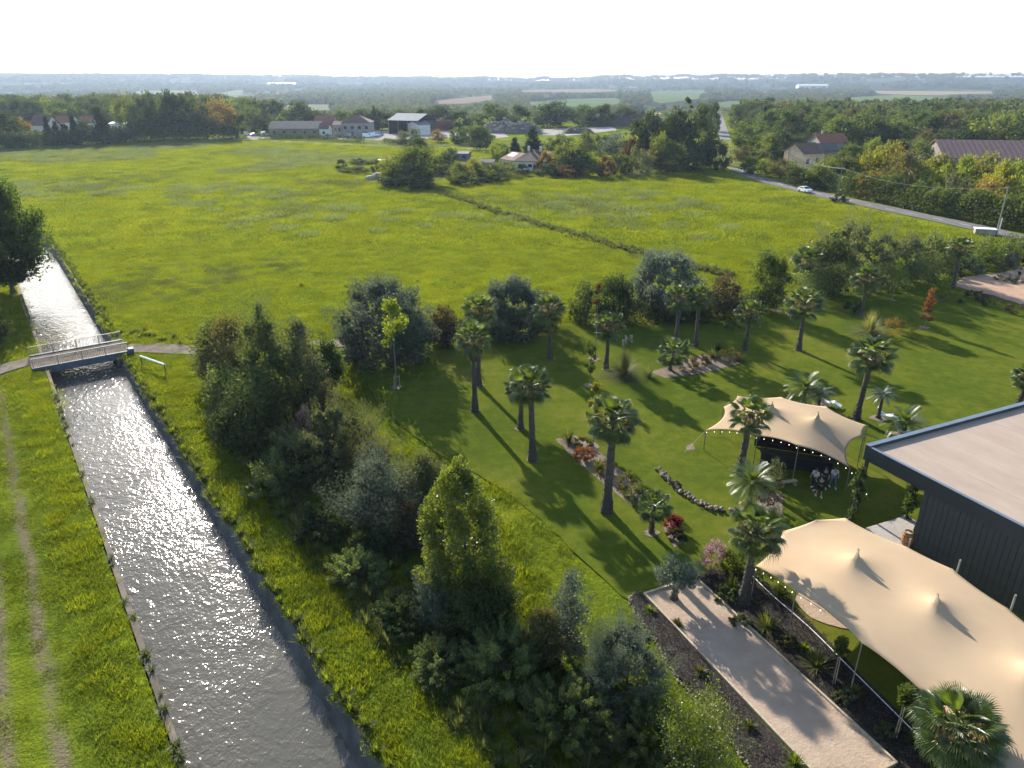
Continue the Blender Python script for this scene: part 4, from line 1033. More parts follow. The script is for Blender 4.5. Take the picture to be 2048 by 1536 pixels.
T1P = [(1512, 1132, 2.4), (1566, 1062, 2.9), (1632, 1040, 3.2), (1690, 1036, 3.1), (1812, 1093, 3.3), (1905, 1138, 3.4), (2014, 1216, 3.4), (2140, 1310, 3.4), (2290, 1400, 3.3), (2180, 1660, 2.9), (2000, 1560, 2.9), (1858, 1398, 2.8), (1724, 1286, 3.2), (1592, 1182, 3.1)]
t1, c1, X1, I1, P1 = stretch_tent('stretch_tent', 'larger sand-coloured stretch tent in the right foreground', T1P[2:] + T1P[:2], [(1717, 1098, 4.7), (1876, 1188, 4.7), (2072, 1318, 4.7)], 74, 32, (0, 6, 7, 12), 'sand-coloured stretch tents', qe=40.0)
def pole(parent, c, q, r=.035, mat='post', foot=None):
    f = foot or Vector((q.x, q.y, 0)); MB().tube([Vector(f) - Vector(c), Vector(q) - Vector(c)], r, 8).build('tent_pole', M[mat], parent)
for q in P2: pole(t2, c2, q)
for u, v, z in ((1545, 803, 4.2), (1637, 823, 4.3)): pole(t2, c2, G(u, v, z), .05)
for k, q in enumerate(P1): pole(t1, c1, q)
for u, v, z in ((1717, 1098, 4.5), (1876, 1188, 4.5), (2072, 1318, 4.5)): pole(t1, c1, G(u, v, z), .06)
for (u, v, z0, u2, v2, z1) in ((1913, 1147, 3.3, 1921, 1132, 4.2), (2021, 1222, 3.3, 2031, 1200, 4.3), (1818, 1092, 3.2, 1825, 1075, 3.7)):
    q = G(u, v, z0); MB().tube([(q.x, q.y, 0), (q.x, q.y, z1)], .05, 8).build('tent_pole', M['rail_metal'], t1, loc=-Vector(c1))
# guy ropes
def guy(parent, c, q, out):
    MB().tube([Vector(q) - Vector(c), Vector((q.x + out[0], q.y + out[1], .05)) - Vector(c)], .012, 4).build('guy_rope', M['wire'], parent)
guy(t2, c2, P2[0], (-1.6, -.3)); guy(t2, c2, P2[2], (-.8, 1.6)); guy(t2, c2, P2[3], (.2, 2)); guy(t2, c2, P2[4], (.6, 2)); guy(t2, c2, P2[5], (2, .6)); guy(t2, c2, P2[7], (1.2, -1.2))

# string lights: lit bulbs under the tent edges
def emis(name, c, s):
    t = NT(name); e = t.n('ShaderNodeEmission', i_Strength=s); e.inputs[0].default_value = (*c, 1); t.l(e.outputs[0], t.out.inputs[0]); return t.m
M['bulb'] = emis('bulb_glow', (1.0, .86, .66), 1.6)
bulb_me = MB().lathe([(.008, .06), (.012, .04), (.026, .0), (.018, -.025), (.005, -.032)][::-1], n=8).mesh('bulb', M['bulb'], smooth=True)
def string_lights(pts, label, step=.62, sag=.0):
    out = []
    P = [Vector(p) for p in pts]
    o = empty('string_lights', P[0], 0, label, 'string lights', 'string lights of clear bulbs'); b = P[0].copy()
    MB().tube([p - b for p in P], .012, 4).build('cable', M['rubber'], o)
    acc = step * .5; 
    for i in range(len(P) - 1):
        L_ = (P[i + 1] - P[i]).length; x = 0.0
        while acc <= L_: q = P[i].lerp(P[i + 1], acc / L_); link('bulb', bulb_me, o, loc=q - b + Vector((0, 0, -.10))); acc += step
        acc -= L_
    return o
e = [Vector(X2[k]) + Vector((0, -.05, -.10)) for k in I2[::-1, -1]]     # near edge of the far tent
string_lights(e, 'string of lit bulbs along the near edge of the far tent')
q = Vector(X2[I2[-1, -1]]); 
string_lights([q + Vector((.05, 0, -.1)), q + Vector((.25, -1.0, -.6)), q + Vector((.45, -2.2, -.85))], 'short string of bulbs hanging from the right corner of the far tent', .5)
e = [Vector(X1[k]) + Vector((-.02, -.02, -.12)) for k in I1[::-1, -1]]
string_lights(e[-22:], 'string of lit bulbs along the garden edge of the near tent', .6)

# ================================================================ the dark hall with its flat roof
ZR = 5.15
RA = G(1732, 889, ZR + .12); f1 = (G(2048, 1052, ZR + .12) - RA).normalized(); f2 = Vector((-f1.y, f1.x, 0)); rb = math.atan2(f1.y, f1.x)
hall = empty('hall', Vector((RA.x, RA.y, 0)), rb, 'dark-clad hall with a flat beige membrane roof', 'building')
M['clad'] = plain('dark_cladding', (.050, .050, .044), .75, .3, 1.5, spec=.4)
def roof_mat():
    t = NT('roof_membrane'); p = t.objc(); a = t.noise(t.scale(p, (.5, 1.5, 1)), .5, 5, .6)
    k = t.ramp(a, [(.35, (.325, .252, .195)), (.65, (.38, .30, .234))]); st = t.ramp(t.noise(t.scale(p, (.15, 2.0, 1)), 1.0, 5, .7), [(.60, 0.0), (.72, .30)])
    k = t.mix(st, k, (.31, .245, .195)); t.bsdf(k, .85, .2, 0, t.bump(a, .2, .02)); return t.m
M['roof'] = roof_mat()
# local frame: x along the eave towards the camera side, y away to the right
LX, LY, OV = 34.0, 26.0, 4.6
def hb(name, x0, x1, y0, y1, z0, z1, mat): return MB().box(((x0 + x1) / 2, (y0 + y1) / 2, (z0 + z1) / 2), (x1 - x0, y1 - y0, z1 - z0)).build(name, M[mat], hall)
SY = 1 if f2.dot(Vector((1, 0, 0))) > 0 else -1
hb('roof', .30, LX - .3, *sorted((SY * .30, SY * (LY - .3))), ZR - .40, ZR - .12, 'roof')
for k in range(1, 9): hb('roof_seam', .35, LX - .35, *sorted((SY * (k * 2.9), SY * (k * 2.9 + .06))), ZR - .12, ZR - .114, 'roof')
hb('parapet', 0, .30, *sorted((0, SY * LY)), ZR - .95, ZR + .12, 'dark_metal')
hb('parapet', .302, LX, *sorted((0, SY * .16)), ZR - .95, ZR + .05, 'dark_metal')
M['cap'] = plain('parapet_cap', (.16, .19, .23), .35, .15, 1, metal=.4, spec=.6)
hb('parapet_cap', -.03, .33, *sorted((-SY * .03, SY * LY)), ZR + .12, ZR + .15, 'cap'); hb('parapet_cap', .332, LX, *sorted((-SY * .03, SY * .20)), ZR + .052, ZR + .082, 'cap')
hb('soffit', .2, LX, *sorted((SY * .17, SY * LY)), ZR - .94, ZR - .84, 'dark_metal')
hb('wall', OV + .06, LX, *sorted((SY * .10, SY * LY)), .0, ZR - .95, 'clad')
pm = MB().box((0, 0, (ZR - .95) / 2), (.325, .045, ZR - .96)).mesh('cladding_plank', M['clad'])
k = 0; x = OV + .20
while x < 27: link('cladding_plank', pm, hall, loc=(x, SY * (.055 + (.012 if k % 2 else 0)), 0)); x += .35; k += 1
pm = MB().box((0, 0, (ZR - .95) / 2), (.045, .325, ZR - .96)).mesh('cladding_plank', M['clad'])
y = .30
while y < 14: link('cladding_plank', pm, hall, loc=(OV, SY * y, 0)); y += .35
hb('post', .12, .30, *sorted((SY * .10, SY * .28)), 0, ZR - .95, 'dark_metal')
hb('post', 2.35, 2.5, *sorted((SY * .10, SY * .25)), 0, ZR - .95, 'dark_metal') if False else None
hb('post', .12, .30, *sorted((SY * 9.0, SY * 9.2)), 0, ZR - .95, 'dark_metal')
for (u, v, vt, wpx, lb, sd) in ((1700, 1043, 912, 26, 'leafy creeper climbing the corner post of the hall canopy', 1), (1812, 1036, 960, 26, 'leafy creeper climbing beside the end of the dark wall', 2)):
    p = G(u, v, .05); h = height(u, v, vt) * (.85 if sd == 1 else 1.3); o = empty('creeper', p, 0, lb, 'plant', 'creepers at the hall')
    V, F = crown('column', .9, h, 1500, .13, sd + 60, cr=.28); link('foliage', meshn('foliage', V, F, M['leaf_oak']), o); MB().tube([(0, 0, 0), (0, 0, h * .9)], .05, 6).build('stem', M['bark'], o)
# paving in front of the hall and the sandy floor beside the tent
M['paving'] = track_material('paving', (.34, .31, .28), (.41, .38, .345), .5, 0.0)
w = MB(); w.sheet([tuple(G(*q).xy) for q in ((1733, 1058), (1813, 1033), (1832, 1046), (1812, 1100), (1900, 1250), (2150, 1500), (2150, 1560), (1980, 1400), (1800, 1230), (1690, 1110))], .125); tag(w.build('paving', M['paving']), kind='structure')
w = MB(); w.sheet(densify([tuple(q.xy) for q in along([G(*k_) for k_ in ((1598, 1186), (1640, 1200), (1690, 1225), (1722, 1252), (1700, 1262), (1660, 1252), (1625, 1240), (1600, 1218), (1590, 1198), (1598, 1186))], .3)][:-1], .4, .04), .11); tag(w.build('sand_floor', M['court_sand']), kind='structure')
# barrel
bp = G(1812, 1088, .125); br = empty('wine_barrel', bp, 0, 'upright wooden barrel on the paving by the dark wall', 'barrel')
M['oak_wood'] = plain('oak_wood', (.42, .20, .07), .6, .3, 6); M['hoop'] = plain('hoop', (.12, .10, .09), .5, .2, 3, metal=.6)
def bar_r(z): return .27 + .09 * (1 - ((z - .48) / .48) ** 2)
for k in range(18):
    a0 = 2 * PI * k / 18 + .01; a1 = 2 * PI * (k + 1) / 18 - .01; V = []; F = []
    for i in range(7):
        z = .96 * i / 6; r = bar_r(z); V += [(r * math.cos(a0), r * math.sin(a0), z), (r * math.cos(a1), r * math.sin(a1), z), ((r - .03) * math.cos(a1), (r - .03) * math.sin(a1), z), ((r - .03) * math.cos(a0), (r - .03) * math.sin(a0), z)]
    for i in range(6):
        for j in range(4): F.append((4 * i + j, 4 * i + (j + 1) % 4, 4 * i + 4 + (j + 1) % 4, 4 * i + 4 + j))
    F += [(3, 2, 1, 0), (24, 25, 26, 27)]
    MB().add(V, F).build('stave', M['oak_wood'], br)
for z in (.08, .24, .70, .88): MB().lathe([(bar_r(z - .02) + .004, z - .025), (bar_r(z) + .010, z), (bar_r(z + .02) + .004, z + .025)], n=24).build('hoop', M['hoop'], br)
MB().lathe([(.25, .90), (.25, .915)], n=20).build('lid', M['timber'], br)
# canopy of a second post with a lit lamp
lp = G(1722, 1010, 0)
# white loungers on the lawn
def lounger(u, v, rz, label, s=1.0):
    o = empty('lounger', G(u, v, .075), rz, label, 'lounger', 'white moulded loungers')
    prof = [(-.95, .92), (-.80, .62), (-.55, .40), (-.25, .33), (.1, .42), (.35, .50), (.65, .36), (1.0, .22)]
    V = []; n = len(prof)
    for (x, z) in prof:
        for y in (-.34, .34): V += [(x, y, z), (x, y, z - .09)]
    F = []
    for i in range(n - 1):
        a = i * 4; b = a + 4; F += [(a, a + 2, b + 2, b), (a + 1, b + 1, b + 3, a + 3), (a, b, b + 1, a + 1), (a + 2, a + 3, b + 3, b + 2)]
    F += [(0, 1, 3, 2), (4 * n - 4, 4 * n - 2, 4 * n - 1, 4 * n - 3)]
    MB().add(V, F).build('shell', M['white'], o)
    MB().box((-.88, 0, .86), (.2, .5, .16)).build('headrest', M['white'], o)
    for sx, sy in ((-.55, -.28), (-.55, .28), (.6, -.28), (.6, .28)): MB().tube([(sx, sy, 0), (sx * .8, sy * .9, .34)], .03, 6).build('leg', M['white'], o)
    return o
lounger(1659, 812, -.55, 'white lounger behind the far tent, leftmost of three'); lounger(1776, 838, -.6, 'white lounger beside the small blue-grey palm'); lounger(1810, 870, -1.0, 'white lounger under the feather palm by the roof edge')

# dark bar furniture under the far tent
M['fabric_black'] = plain('fabric_black', (.02, .02, .022), .9, .2, 3)
bt = empty('bar_counter', G(1590, 935, .08), -.35, 'black draped bar counter in the shade of the far tent', 'counter')
MB().box((0, 0, .52), (5.2, .7, 1.04)).build('drape', M['fabric_black'], bt); MB().box((0, 0, 1.07), (5.4, .85, .05)).build('counter_top', M['dark_metal'], bt)
bw = empty('back_panel', G(1592, 905, .08), -.35, 'black back panel wall under the far tent', 'screen')
MB().box((0, 0, 1.1), (6.5, .08, 2.1)).build('panel', M['fabric_black'], bw)
for k in (-3.1, 0, 3.1): MB().box((k, .08, 1.1), (.07, .07, 2.2)).build('upright', M['dark_metal'], bw)
bn = empty('bench', G(1577, 972, .08), .2, 'low pale bench on the lawn before the far tent', 'bench')
MB().box((0, 0, .42), (1.2, .35, .06)).build('seat', M['timber'], bn)
for k in (-.5, .5): MB().box((k, 0, .2), (.07, .3, .4)).build('leg', M['timber'], bn)

# ================================================================ bridge
LBd, RBd = D_L - .9, D_RT + .35; SB0, SB1 = 84.9, 89.6
ang = math.atan2(CN.y, CN.x)
bc = cpt((LBd + RBd) / 2, (SB0 + SB1) / 2); bridge = empty('footbridge', bc, ang, 'concrete bridge with two railings crossing the canal', 'bridge')
bw_, bl_ = SB1 - SB0, RBd - LBd
def bx(name, c, d, mat): return MB().box(c, d).build(name, M[mat], bridge)
bx('deck', (0, 0, .12), (bl_ + 1.0, bw_ - .5, .22), 'gravel_track')
for s in (-1, 1): bx('girder', (0, s * (bw_ / 2 - .12), -.05), (bl_ + .8, .24, .72), 'steel_blue'); bx('girder_flange', (0, s * (bw_ / 2 + .05), -.35), (bl_ + .6, .12, .10), 'steel_blue')
for s in (-1, 1): bx('abutment', (s * (bl_ / 2 - .75), 0, -1.2), (.5, bw_ + .4, 2.2), 'concrete_dark')
bx('end_block', (bl_ / 2 + .5, -bw_ / 2 - .1, .15), (.6, .6, 1.0), 'steel_blue')
bal_me = MB().box((0, 0, 0), (.035, .02, .86)).mesh('baluster', M['rail_rust'])
bal_me2 = MB().box((0, 0, 0), (.035, .02, .86)).mesh('baluster', M['rail_metal'])
for s, mt, bm in ((-1, 'rail_rust', bal_me), (1, 'rail_metal', bal_me2)):
    y = s * (bw_ / 2 - .14)
    bx('top_rail', (0, y, 1.27), (bl_ + .7, .06, .05), 'rail_metal'); bx('bottom_rail', (0, y, .36), (bl_ + .7, .045, .04), mt)
    n = 56
    for i in range(n): link('baluster', bm, bridge, loc=(-bl_ / 2 - .3 + (bl_ + .6) * i / (n - 1), y, .81))
    for i in range(5): bx('rail_post', (-bl_ / 2 - .33 + (bl_ + .66) * i / 4, y + .06 * s, .80), (.07, .05, 1.0), 'rail_metal')
# inlet and white guard rail beside the bridge
gr = empty('guard_rail', G(305, 728, .05), 0, 'white guard rail on the bank beside the bridge', 'railing'); b = gr.location.copy()
MB().tube([G(280, 712, 1.0) + Vector((0, 0, 0)) - b, G(329, 729, 1.0) - b], .10, 8).build('top_rail', M['white'], gr)
for u, v in ((281, 713), (328, 730)):
    q = G(u, v, 1.0); MB().tube([Vector((q.x, q.y, 0)) - b, Vector((q.x, q.y, 1.0)) - b], .05, 6).build('post', M['dark_metal'], gr)
inl = empty('inlet', cpt(D_RT + .6, 79.5, 0), ang, 'rough concrete inlet notch in the canal bank below the bridge', 'inlet')
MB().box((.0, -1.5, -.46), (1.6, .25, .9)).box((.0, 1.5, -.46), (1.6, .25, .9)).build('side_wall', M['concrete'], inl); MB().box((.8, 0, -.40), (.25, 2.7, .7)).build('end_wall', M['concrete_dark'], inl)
o = empty('riverbank_weeds', cpt(D_L - .1, 45, 0), 0, 'tufts of weeds overhanging the concrete rim of the canal', 'weeds'); rr = random.Random(4)
mbV = []; mbF = []; off = 0
for s_ in sorted(rr.uniform(22, 80) for _ in range(26)):
    for q in range(rr.choice([1, 1, 2, 3])):
        V, F = blades(34, rr.uniform(.25, .6), .045, int(s_ * 7) + q, (5, 80), .6); V = V + np.array(cpt(D_L - .15 + rr.uniform(-.1, .1), s_ + rr.uniform(-.6, .6), .05)) - np.array(cpt(D_L - .1, 45, 0)); mbV.append(V); mbF.append(F + off); off += len(V)
f = link('tufts', meshn('tufts', np.concatenate(mbV), np.concatenate(mbF), M['weed_blade']), o); f['kind'] = 'stuff'

# ================================================================ people
M['skin'] = plain('skin', (.42, .26, .19), .6, .05, 3); M['hair_dark'] = plain('hair_dark', (.03, .02, .015), .6, .2, 6)
M['cloth_white'] = plain('cloth_white', (.62, .62, .60), .8, .06, 4); M['cloth_black'] = plain('cloth_black', (.025, .025, .03), .85, .2, 4)
M['denim'] = plain('denim', (.10, .16, .27), .85, .2, 5); M['shoe_white'] = plain('shoe_white', (.6, .6, .58), .6, .1, 4)
def person(u, v, rz, label, shirt, legs, shorts=False, hgt=1.72, stride=.10, arm=.15, bend=0.0, seed=0, shoe='shoe_white'):
    o = empty('person', G(u, v, .075), rz, label, 'person'); s = hgt / 1.72
    J = dict(pel=(0, 0, .95), ch=(0, .02 + bend, 1.32), nk=(0, .02 + bend, 1.48), hd=(0, .04 + bend, 1.62),
             hl=(-.10, 0, .90), hr=(.10, 0, .90), kl=(-.11 - stride * .3, .03 + stride, .50), kr=(.11 + stride * .3, .03 - stride * .4, .50),
             al=(-.12 - stride * .5, stride * 1.3, .08), ar=(.12 + stride * .5, -stride, .08), fl=(-.13 - stride * .5, stride * 1.3 + .15, .035), fr=(.13 + stride * .5, -stride + .15, .035),
             sl=(-.19, .02 + bend, 1.42), sr=(.19, .02 + bend, 1.42), el=(-.25, .02 + arm * .4 + bend, 1.16), er=(.25, .02 + arm * .4 + bend, 1.16), wl=(-.22, .08 + arm * 1.4 + bend, .96 + arm * .6), wr=(.22, .08 + arm * 1.4 + bend, .96 + arm * .6))
    rad = dict(pel=.145, ch=.15, nk=.055, hd=.095, hl=.10, hr=.10, kl=.062, kr=.062, al=.042, ar=.042, fl=.04, fr=.04, sl=.075, sr=.075, el=.045, er=.045, wl=.03, wr=.03)
    keys = list(J); E = [('pel', 'ch'), ('ch', 'nk'), ('nk', 'hd'), ('pel', 'hl'), ('pel', 'hr'), ('hl', 'kl'), ('hr', 'kr'), ('kl', 'al'), ('kr', 'ar'), ('al', 'fl'), ('ar', 'fr'), ('ch', 'sl'), ('ch', 'sr'), ('sl', 'el'), ('sr', 'er'), ('el', 'wl'), ('er', 'wr')]
    def skinned(ks, E2, scale, name, mat):
        me = bpy.data.meshes.new(name); me.from_pydata([tuple(c * s for c in J[k]) for k in ks], [(ks.index(a), ks.index(b)) for a, b in E2], [])
        ob = bpy.data.objects.new(name, me); col.objects.link(ob); md = ob.modifiers.new('skin', 'SKIN'); sv = me.skin_vertices[0].data
        for i, k in enumerate(ks): sv[i].radius = (rad[k] * scale * s, rad[k] * scale * s * (.78 if k in ('ch', 'pel', 'sl', 'sr') else 1)); sv[i].use_root = (i == 0)
        ob.modifiers.new('sub', 'SUBSURF').levels = 1; ob.modifiers['sub'].render_levels = 2
        dg = bpy.context.evaluated_depsgraph_get(); ev = ob.evaluated_get(dg); m2 = bpy.data.meshes.new_from_object(ev); bpy.data.objects.remove(ob)
        m2.materials.clear(); m2.materials.append(mat); m2.polygons.foreach_set('use_smooth', [True] * len(m2.polygons)); return m2
    body = skinned(keys, E, 1.0, 'body', M['skin'])
    # hands: five tapered fingers each, and a face, joined into the body mesh
    mb = MB()
    for sd, wk in ((-1, 'wl'), (1, 'wr')):
        c = Vector(J[wk]) * s; mb.lathe([(.02, -.09), (.038, -.06), (.036, -.02), (.026, .01)], c, 8)
        for f in range(4): mb.tube([c + Vector((-.027 + f * .018, .0, -.08)), c + Vector((-.03 + f * .02, .012, -.125)), c + Vector((-.028 + f * .019, .03, -.155 + .01 * abs(f - 1.4)))], [.010, .009, .006], 5)
        mb.tube([c + Vector((-sd * .03, .01, -.035)), c + Vector((-sd * .055, .03, -.07)), c + Vector((-sd * .055, .045, -.095))], [.012, .010, .007], 5)
    hd = Vector(J['hd']) * s
    mb.lathe([(.010, -.02), (.016, 0), (.006, .03)], hd + Vector((0, .098, 0)), 6); mb.lathe([(.012, -.025), (.02, 0), (.012, .025)], hd + Vector((.095, 0, 0)), 6); mb.lathe([(.012, -.025), (.02, 0), (.012, .025)], hd + Vector((-.095, 0, 0)), 6)
    extra = mb.mesh('x', M['skin'], True)
    V = [tuple(v.co) for v in body.vertices] + [tuple(v.co) for v in extra.vertices]; nb = len(body.vertices)
    F = [tuple(p.vertices) for p in body.polygons] + [tuple(nb + i for i in p.vertices) for p in extra.polygons]
    bm = bpy.data.meshes.new('body'); bm.from_pydata(V, [], F); bm.materials.append(M['skin']); bm.polygons.foreach_set('use_smooth', [True] * len(F)); link('body', bm, o)
    rad['nk'] = .09; J['nk'] = (0, .02 + bend, 1.43)
    link('shirt', skinned(['ch', 'pel', 'sl', 'sr', 'el', 'er'], [('ch', 'pel'), ('ch', 'sl'), ('ch', 'sr'), ('sl', 'el'), ('sr', 'er')], 1.16, 'shirt', M[shirt]), o)
    lw = ['pel', 'hl', 'hr', 'kl', 'kr'] + ([] if shorts else ['al', 'ar']); le = [('pel', 'hl'), ('pel', 'hr'), ('hl', 'kl'), ('hr', 'kr')] + ([] if shorts else [('kl', 'al'), ('kr', 'ar')])
    link('shorts' if shorts else 'trousers', skinned(lw, le, 1.2, 'trousers', M[legs]), o)
    for k in ('al', 'ar'):
        q = Vector(J[k]) * s; MB().box((q.x, q.y + .06, .045), (.10, .27, .09)).build('shoe', M[shoe], o)
    MB().lathe([(.098, .0), (.108, .05), (.085, .10), (.03, .125)], hd + Vector((0, -.015, -.005)), 12).build('hair', M['hair_dark'], o, smooth=True)
    for sd in (-1, 1): MB().lathe([(.004, -.012), (.012, 0), (.004, .012)], hd + Vector((sd * .034, .088, .012)), 6).build('eye', M['hair_dark'], o)
    MB().box(hd + Vector((0, .092, -.045)), (.045, .01, .010)).build('mouth', M['leaf_rust'], o)
person(1627, 977, 2.2, 'person in a white shirt and dark trousers walking under the far tent edge', 'cloth_white', 'cloth_black', stride=.14)
person(1646, 975, 2.8, 'person in black standing between the white-shirted one and the next', 'cloth_black', 'cloth_black', arm=.22)
person(1637, 994, -.2, 'person in black top and shorts with back to the camera, nearest of the group', 'cloth_black', 'cloth_black', shorts=True, arm=.25)
person(1664, 974, 3.0, 'person in a white top and blue jeans, rightmost of the group', 'cloth_white', 'denim', stride=.12)
# ================================================================ houses, works yard, trees of the middle distance
M['plaster_white'] = plain('plaster_white', (.55, .54, .51), .85, .15, .6); M['plaster_grey'] = plain('plaster_grey', (.26, .24, .22), .85, .2, .5)
M['plaster_brown'] = plain('plaster_brown', (.20, .165, .14), .85, .2, .5); M['plaster_peach'] = plain('plaster_peach', (.62, .44, .30), .85, .15, .6)
M['steel_grey'] = plain('steel_grey', (.15, .165, .19), .85, .2, .5); M['shed_dark'] = plain('shed_dark', (.05, .045, .045), .8, .2, .5)
M['red_panel'] = plain('red_panel', (.17, .055, .04), .7, .2, .5); M['solar'] = plain('solar', (.05, .06, .08), .08, .1, 1, spec=1.0)
M['shutter'] = plain('shutter', (.12, .10, .09), .6, .2, 2)
def tile_mat(name, c1, c2, period=.45, axis=0):
    t = NT(name); p = t.objc(); k = t.ramp(t.noise(p, .8, 5, .7), [(.3, c1), (.7, c2)])
    sx = t.n('ShaderNodeSeparateXYZ'); t.l(p, sx.inputs[0])
    wv = t.math('SINE', t.math('MULTIPLY', sx.outputs[axis], 2 * PI / period))
    t.bsdf(k, .85, .2, 0, t.bump(wv, .9, .06)); return t.m
M['tiles_red'] = tile_mat('tiles_red', (.22, .085, .055), (.34, .14, .09)); M['tiles_brown'] = tile_mat('tiles_brown', (.12, .075, .06), (.20, .125, .10))
M['tiles_pink'] = tile_mat('tiles_pink', (.28, .15, .12), (.36, .21, .17), 1.6); M['tiles_grey'] = tile_mat('tiles_grey', (.10, .09, .085), (.16, .145, .135))
def house(label, a, b, depth, eave, ridge, wall='plaster_white', roof='tiles_red', hip=False, over=.45, wins=3, doors=0, cat='house', name='house', group=None, winrow=(.45, .75), chim=0, open_front=False):
    """a, b: photo points of the two front corners; depth metres away from the camera; ridge runs along the front"""
    A = G(*a); B = G(*b); L = (B - A).length; d = (B - A).normalized(); rz = math.atan2(d.y, d.x)
    o = empty(name, A, rz, label, cat, group); D = depth
    y = -1 if False else 1
    if open_front:
        MB().box((L / 2, D - .1, eave / 2), (L, .2, eave)).box((.1, D / 2, eave / 2), (.2, D - .4, eave)).box((L - .1, D / 2, eave / 2), (.2, D - .4, eave)).build('wall', M[wall], o)
        for k in range(4): MB().box((L * k / 3, .1, eave / 2), (.3, .3, eave)).build('post', M['steel_grey'], o)
    else:
        mb = MB(); mb.box((L / 2, D / 2, eave / 2), (L, D, eave))
        if not hip: mb.add([(0, 0, eave), (0, D, eave), (0, D / 2, ridge - .15), (L, 0, eave), (L, D, eave), (L, D / 2, ridge - .15)], [(0, 2, 1), (3, 4, 5)])
        mb.build('wall', M[wall], o)
    e = over; hx = D / 2 if hip else 0
    for s in (0, 1):
        y0 = -e if s == 0 else D + e; zz = eave - .05
        V = [(-e, y0, zz), (L + e, y0, zz), (L + (e if not hip else -hx), D / 2, ridge), ((-e if not hip else hx), D / 2, ridge)]
        Vt = V + [(x, yy, z + .14) for x, yy, z in V]
        F = [(0, 1, 2, 3), (7, 6, 5, 4), (0, 4, 5, 1), (1, 5, 6, 2), (2, 6, 7, 3), (3, 7, 4, 0)]
        MB().add(Vt, F).build('roof', M[roof], o)
    if hip:
        for s in (0, 1):
            x0 = -e if s == 0 else L + e; V = [(x0, -e, eave - .05), (x0, D + e, eave - .05), (hx if s == 0 else L - hx, D / 2, ridge)]
            V += [(x, yy, z + .14) for x, yy, z in V]; MB().add(V, [(0, 1, 2), (5, 4, 3), (0, 3, 4, 1), (1, 4, 5, 2), (2, 5, 3, 0)]).build('roof', M[roof], o)
    ww = min(1.3, L / (wins * 2 + 1)) if wins else 0
    z0, z1 = winrow[0] * eave, winrow[1] * eave
    for k in range(wins):
        x = L * (k + .5) / wins
        f = MB().box((x, -.03, (z0 + z1) / 2), (ww + .2, .06, z1 - z0 + .2)).build('window', M['white' if 'white' in wall or 'peach' in wall else 'shutter'], o)
        MB().box((x, -.07, (z0 + z1) / 2), (ww, .03, z1 - z0)).build('pane', M['window_dark'], f)
    for k in range(doors):
        x = L * (k + .5) / doors + ww * 1.2; MB().box((x, -.03, min(1.1, eave * .35)), (1.2, .08, min(2.2, eave * .7))).build('door', M['shutter'], o)
    for k in range(chim):
        x = L * (.3 + .4 * k); c = MB().box((x, D / 2 + .6, ridge + .3), (.7, .6, 1.6)).build('chimney', M['plaster_white' if 'white' in wall else wall], o)
    return o
def onroof(o, L0, L1, t0, t1, D, eave, ridge, mat, name):   # panel lying on the front roof slope
    z = lambda t: eave + (ridge - eave) * t + .16
    V = [(L0, D / 2 * t0, z(t0)), (L1, D / 2 * t0, z(t0)), (L1, D / 2 * t1, z(t1)), (L0, D / 2 * t1, z(t1))]; V += [(x, y, q + .06) for x, y, q in V]
    MB().add(V, [(0, 3, 2, 1), (4, 5, 6, 7), (0, 1, 5, 4), (1, 2, 6, 5), (2, 3, 7, 6), (3, 0, 4, 7)]).build(name, M[mat], o)
# bungalow with solar panels
o = house('white bungalow with a brown hipped roof and a wing to the right', (1030, 343), (1090, 345), 11, 3.2, 6.2, 'plaster_white', 'tiles_brown', hip=True, wins=3, doors=1, chim=2)
onroof(o, -.2, 2.2, .0, .0, 11, 3.2, 6.2, 'solar', 'solar_panel') if False else None
A = G(1004, 338); sp_ = house('left wing of the white bungalow carrying a bright solar panel', (1003, 337), (1031, 342), 9, 3.0, 5.0, 'plaster_white', 'tiles_brown', hip=False, wins=2)
onroof(sp_, .8, 4.0, .15, .85, 9, 3.0, 5.0, 'white', 'solar_panel')
house('white house by the lawn with an orange-red extension roof, right of the bungalow', (1085, 333), (1118, 335), 8, 2.8, 4.4, 'plaster_white', 'tiles_brown', wins=1)
house('small garden shed with a flat grey roof left of the bungalow', (892, 322), (935, 323), 5, 2.6, 3.1, 'steel_grey', 'steel_grey', wins=3, cat='shed', name='shed')
house('low pale stone outhouse between shed and bungalow', (955, 336), (985, 337), 4, 1.8, 2.6, 'plaster_grey', 'tiles_grey', wins=0, cat='shed', name='shed')
# works yard
house('long low workshop with brown tiled roof behind a clipped hedge', (540, 276), (640, 276), 13, 4.2, 7.4, 'plaster_brown', 'tiles_grey', wins=5, doors=2, cat='workshop', name='workshop')
house('white-fronted workshop annex beside the long low one', (640, 277), (657, 277), 9, 4.4, 6.8, 'plaster_white', 'tiles_brown', wins=1, doors=1, cat='workshop', name='workshop')
house('small house with a pale tiled roof behind the workshops', (630, 268), (668, 268), 12, 5.2, 8.8, 'plaster_grey', 'tiles_red', wins=2)
house('two-storey grey house with brown hipped roof in the works yard', (685, 273), (741, 273), 12, 6.5, 9.6, 'plaster_grey', 'tiles_brown', hip=True, wins=4, doors=2, winrow=(.55, .75))
house('pale annex left of the two-storey grey house', (668, 273), (684, 273), 8, 5.4, 7.0, 'plaster_grey', 'tiles_brown', wins=2)
house('open-sided dark barn with a steel gable roof', (778, 268), (836, 270), 20, 6.8, 9.8, 'shed_dark', 'steel_grey', open_front=True, wins=0, cat='barn', name='barn')
house('white-panelled lean-to right of the steel-roofed barn', (838, 271), (861, 270), 14, 5.0, 6.6, 'plaster_white', 'steel_grey', wins=0, cat='barn', name='barn')
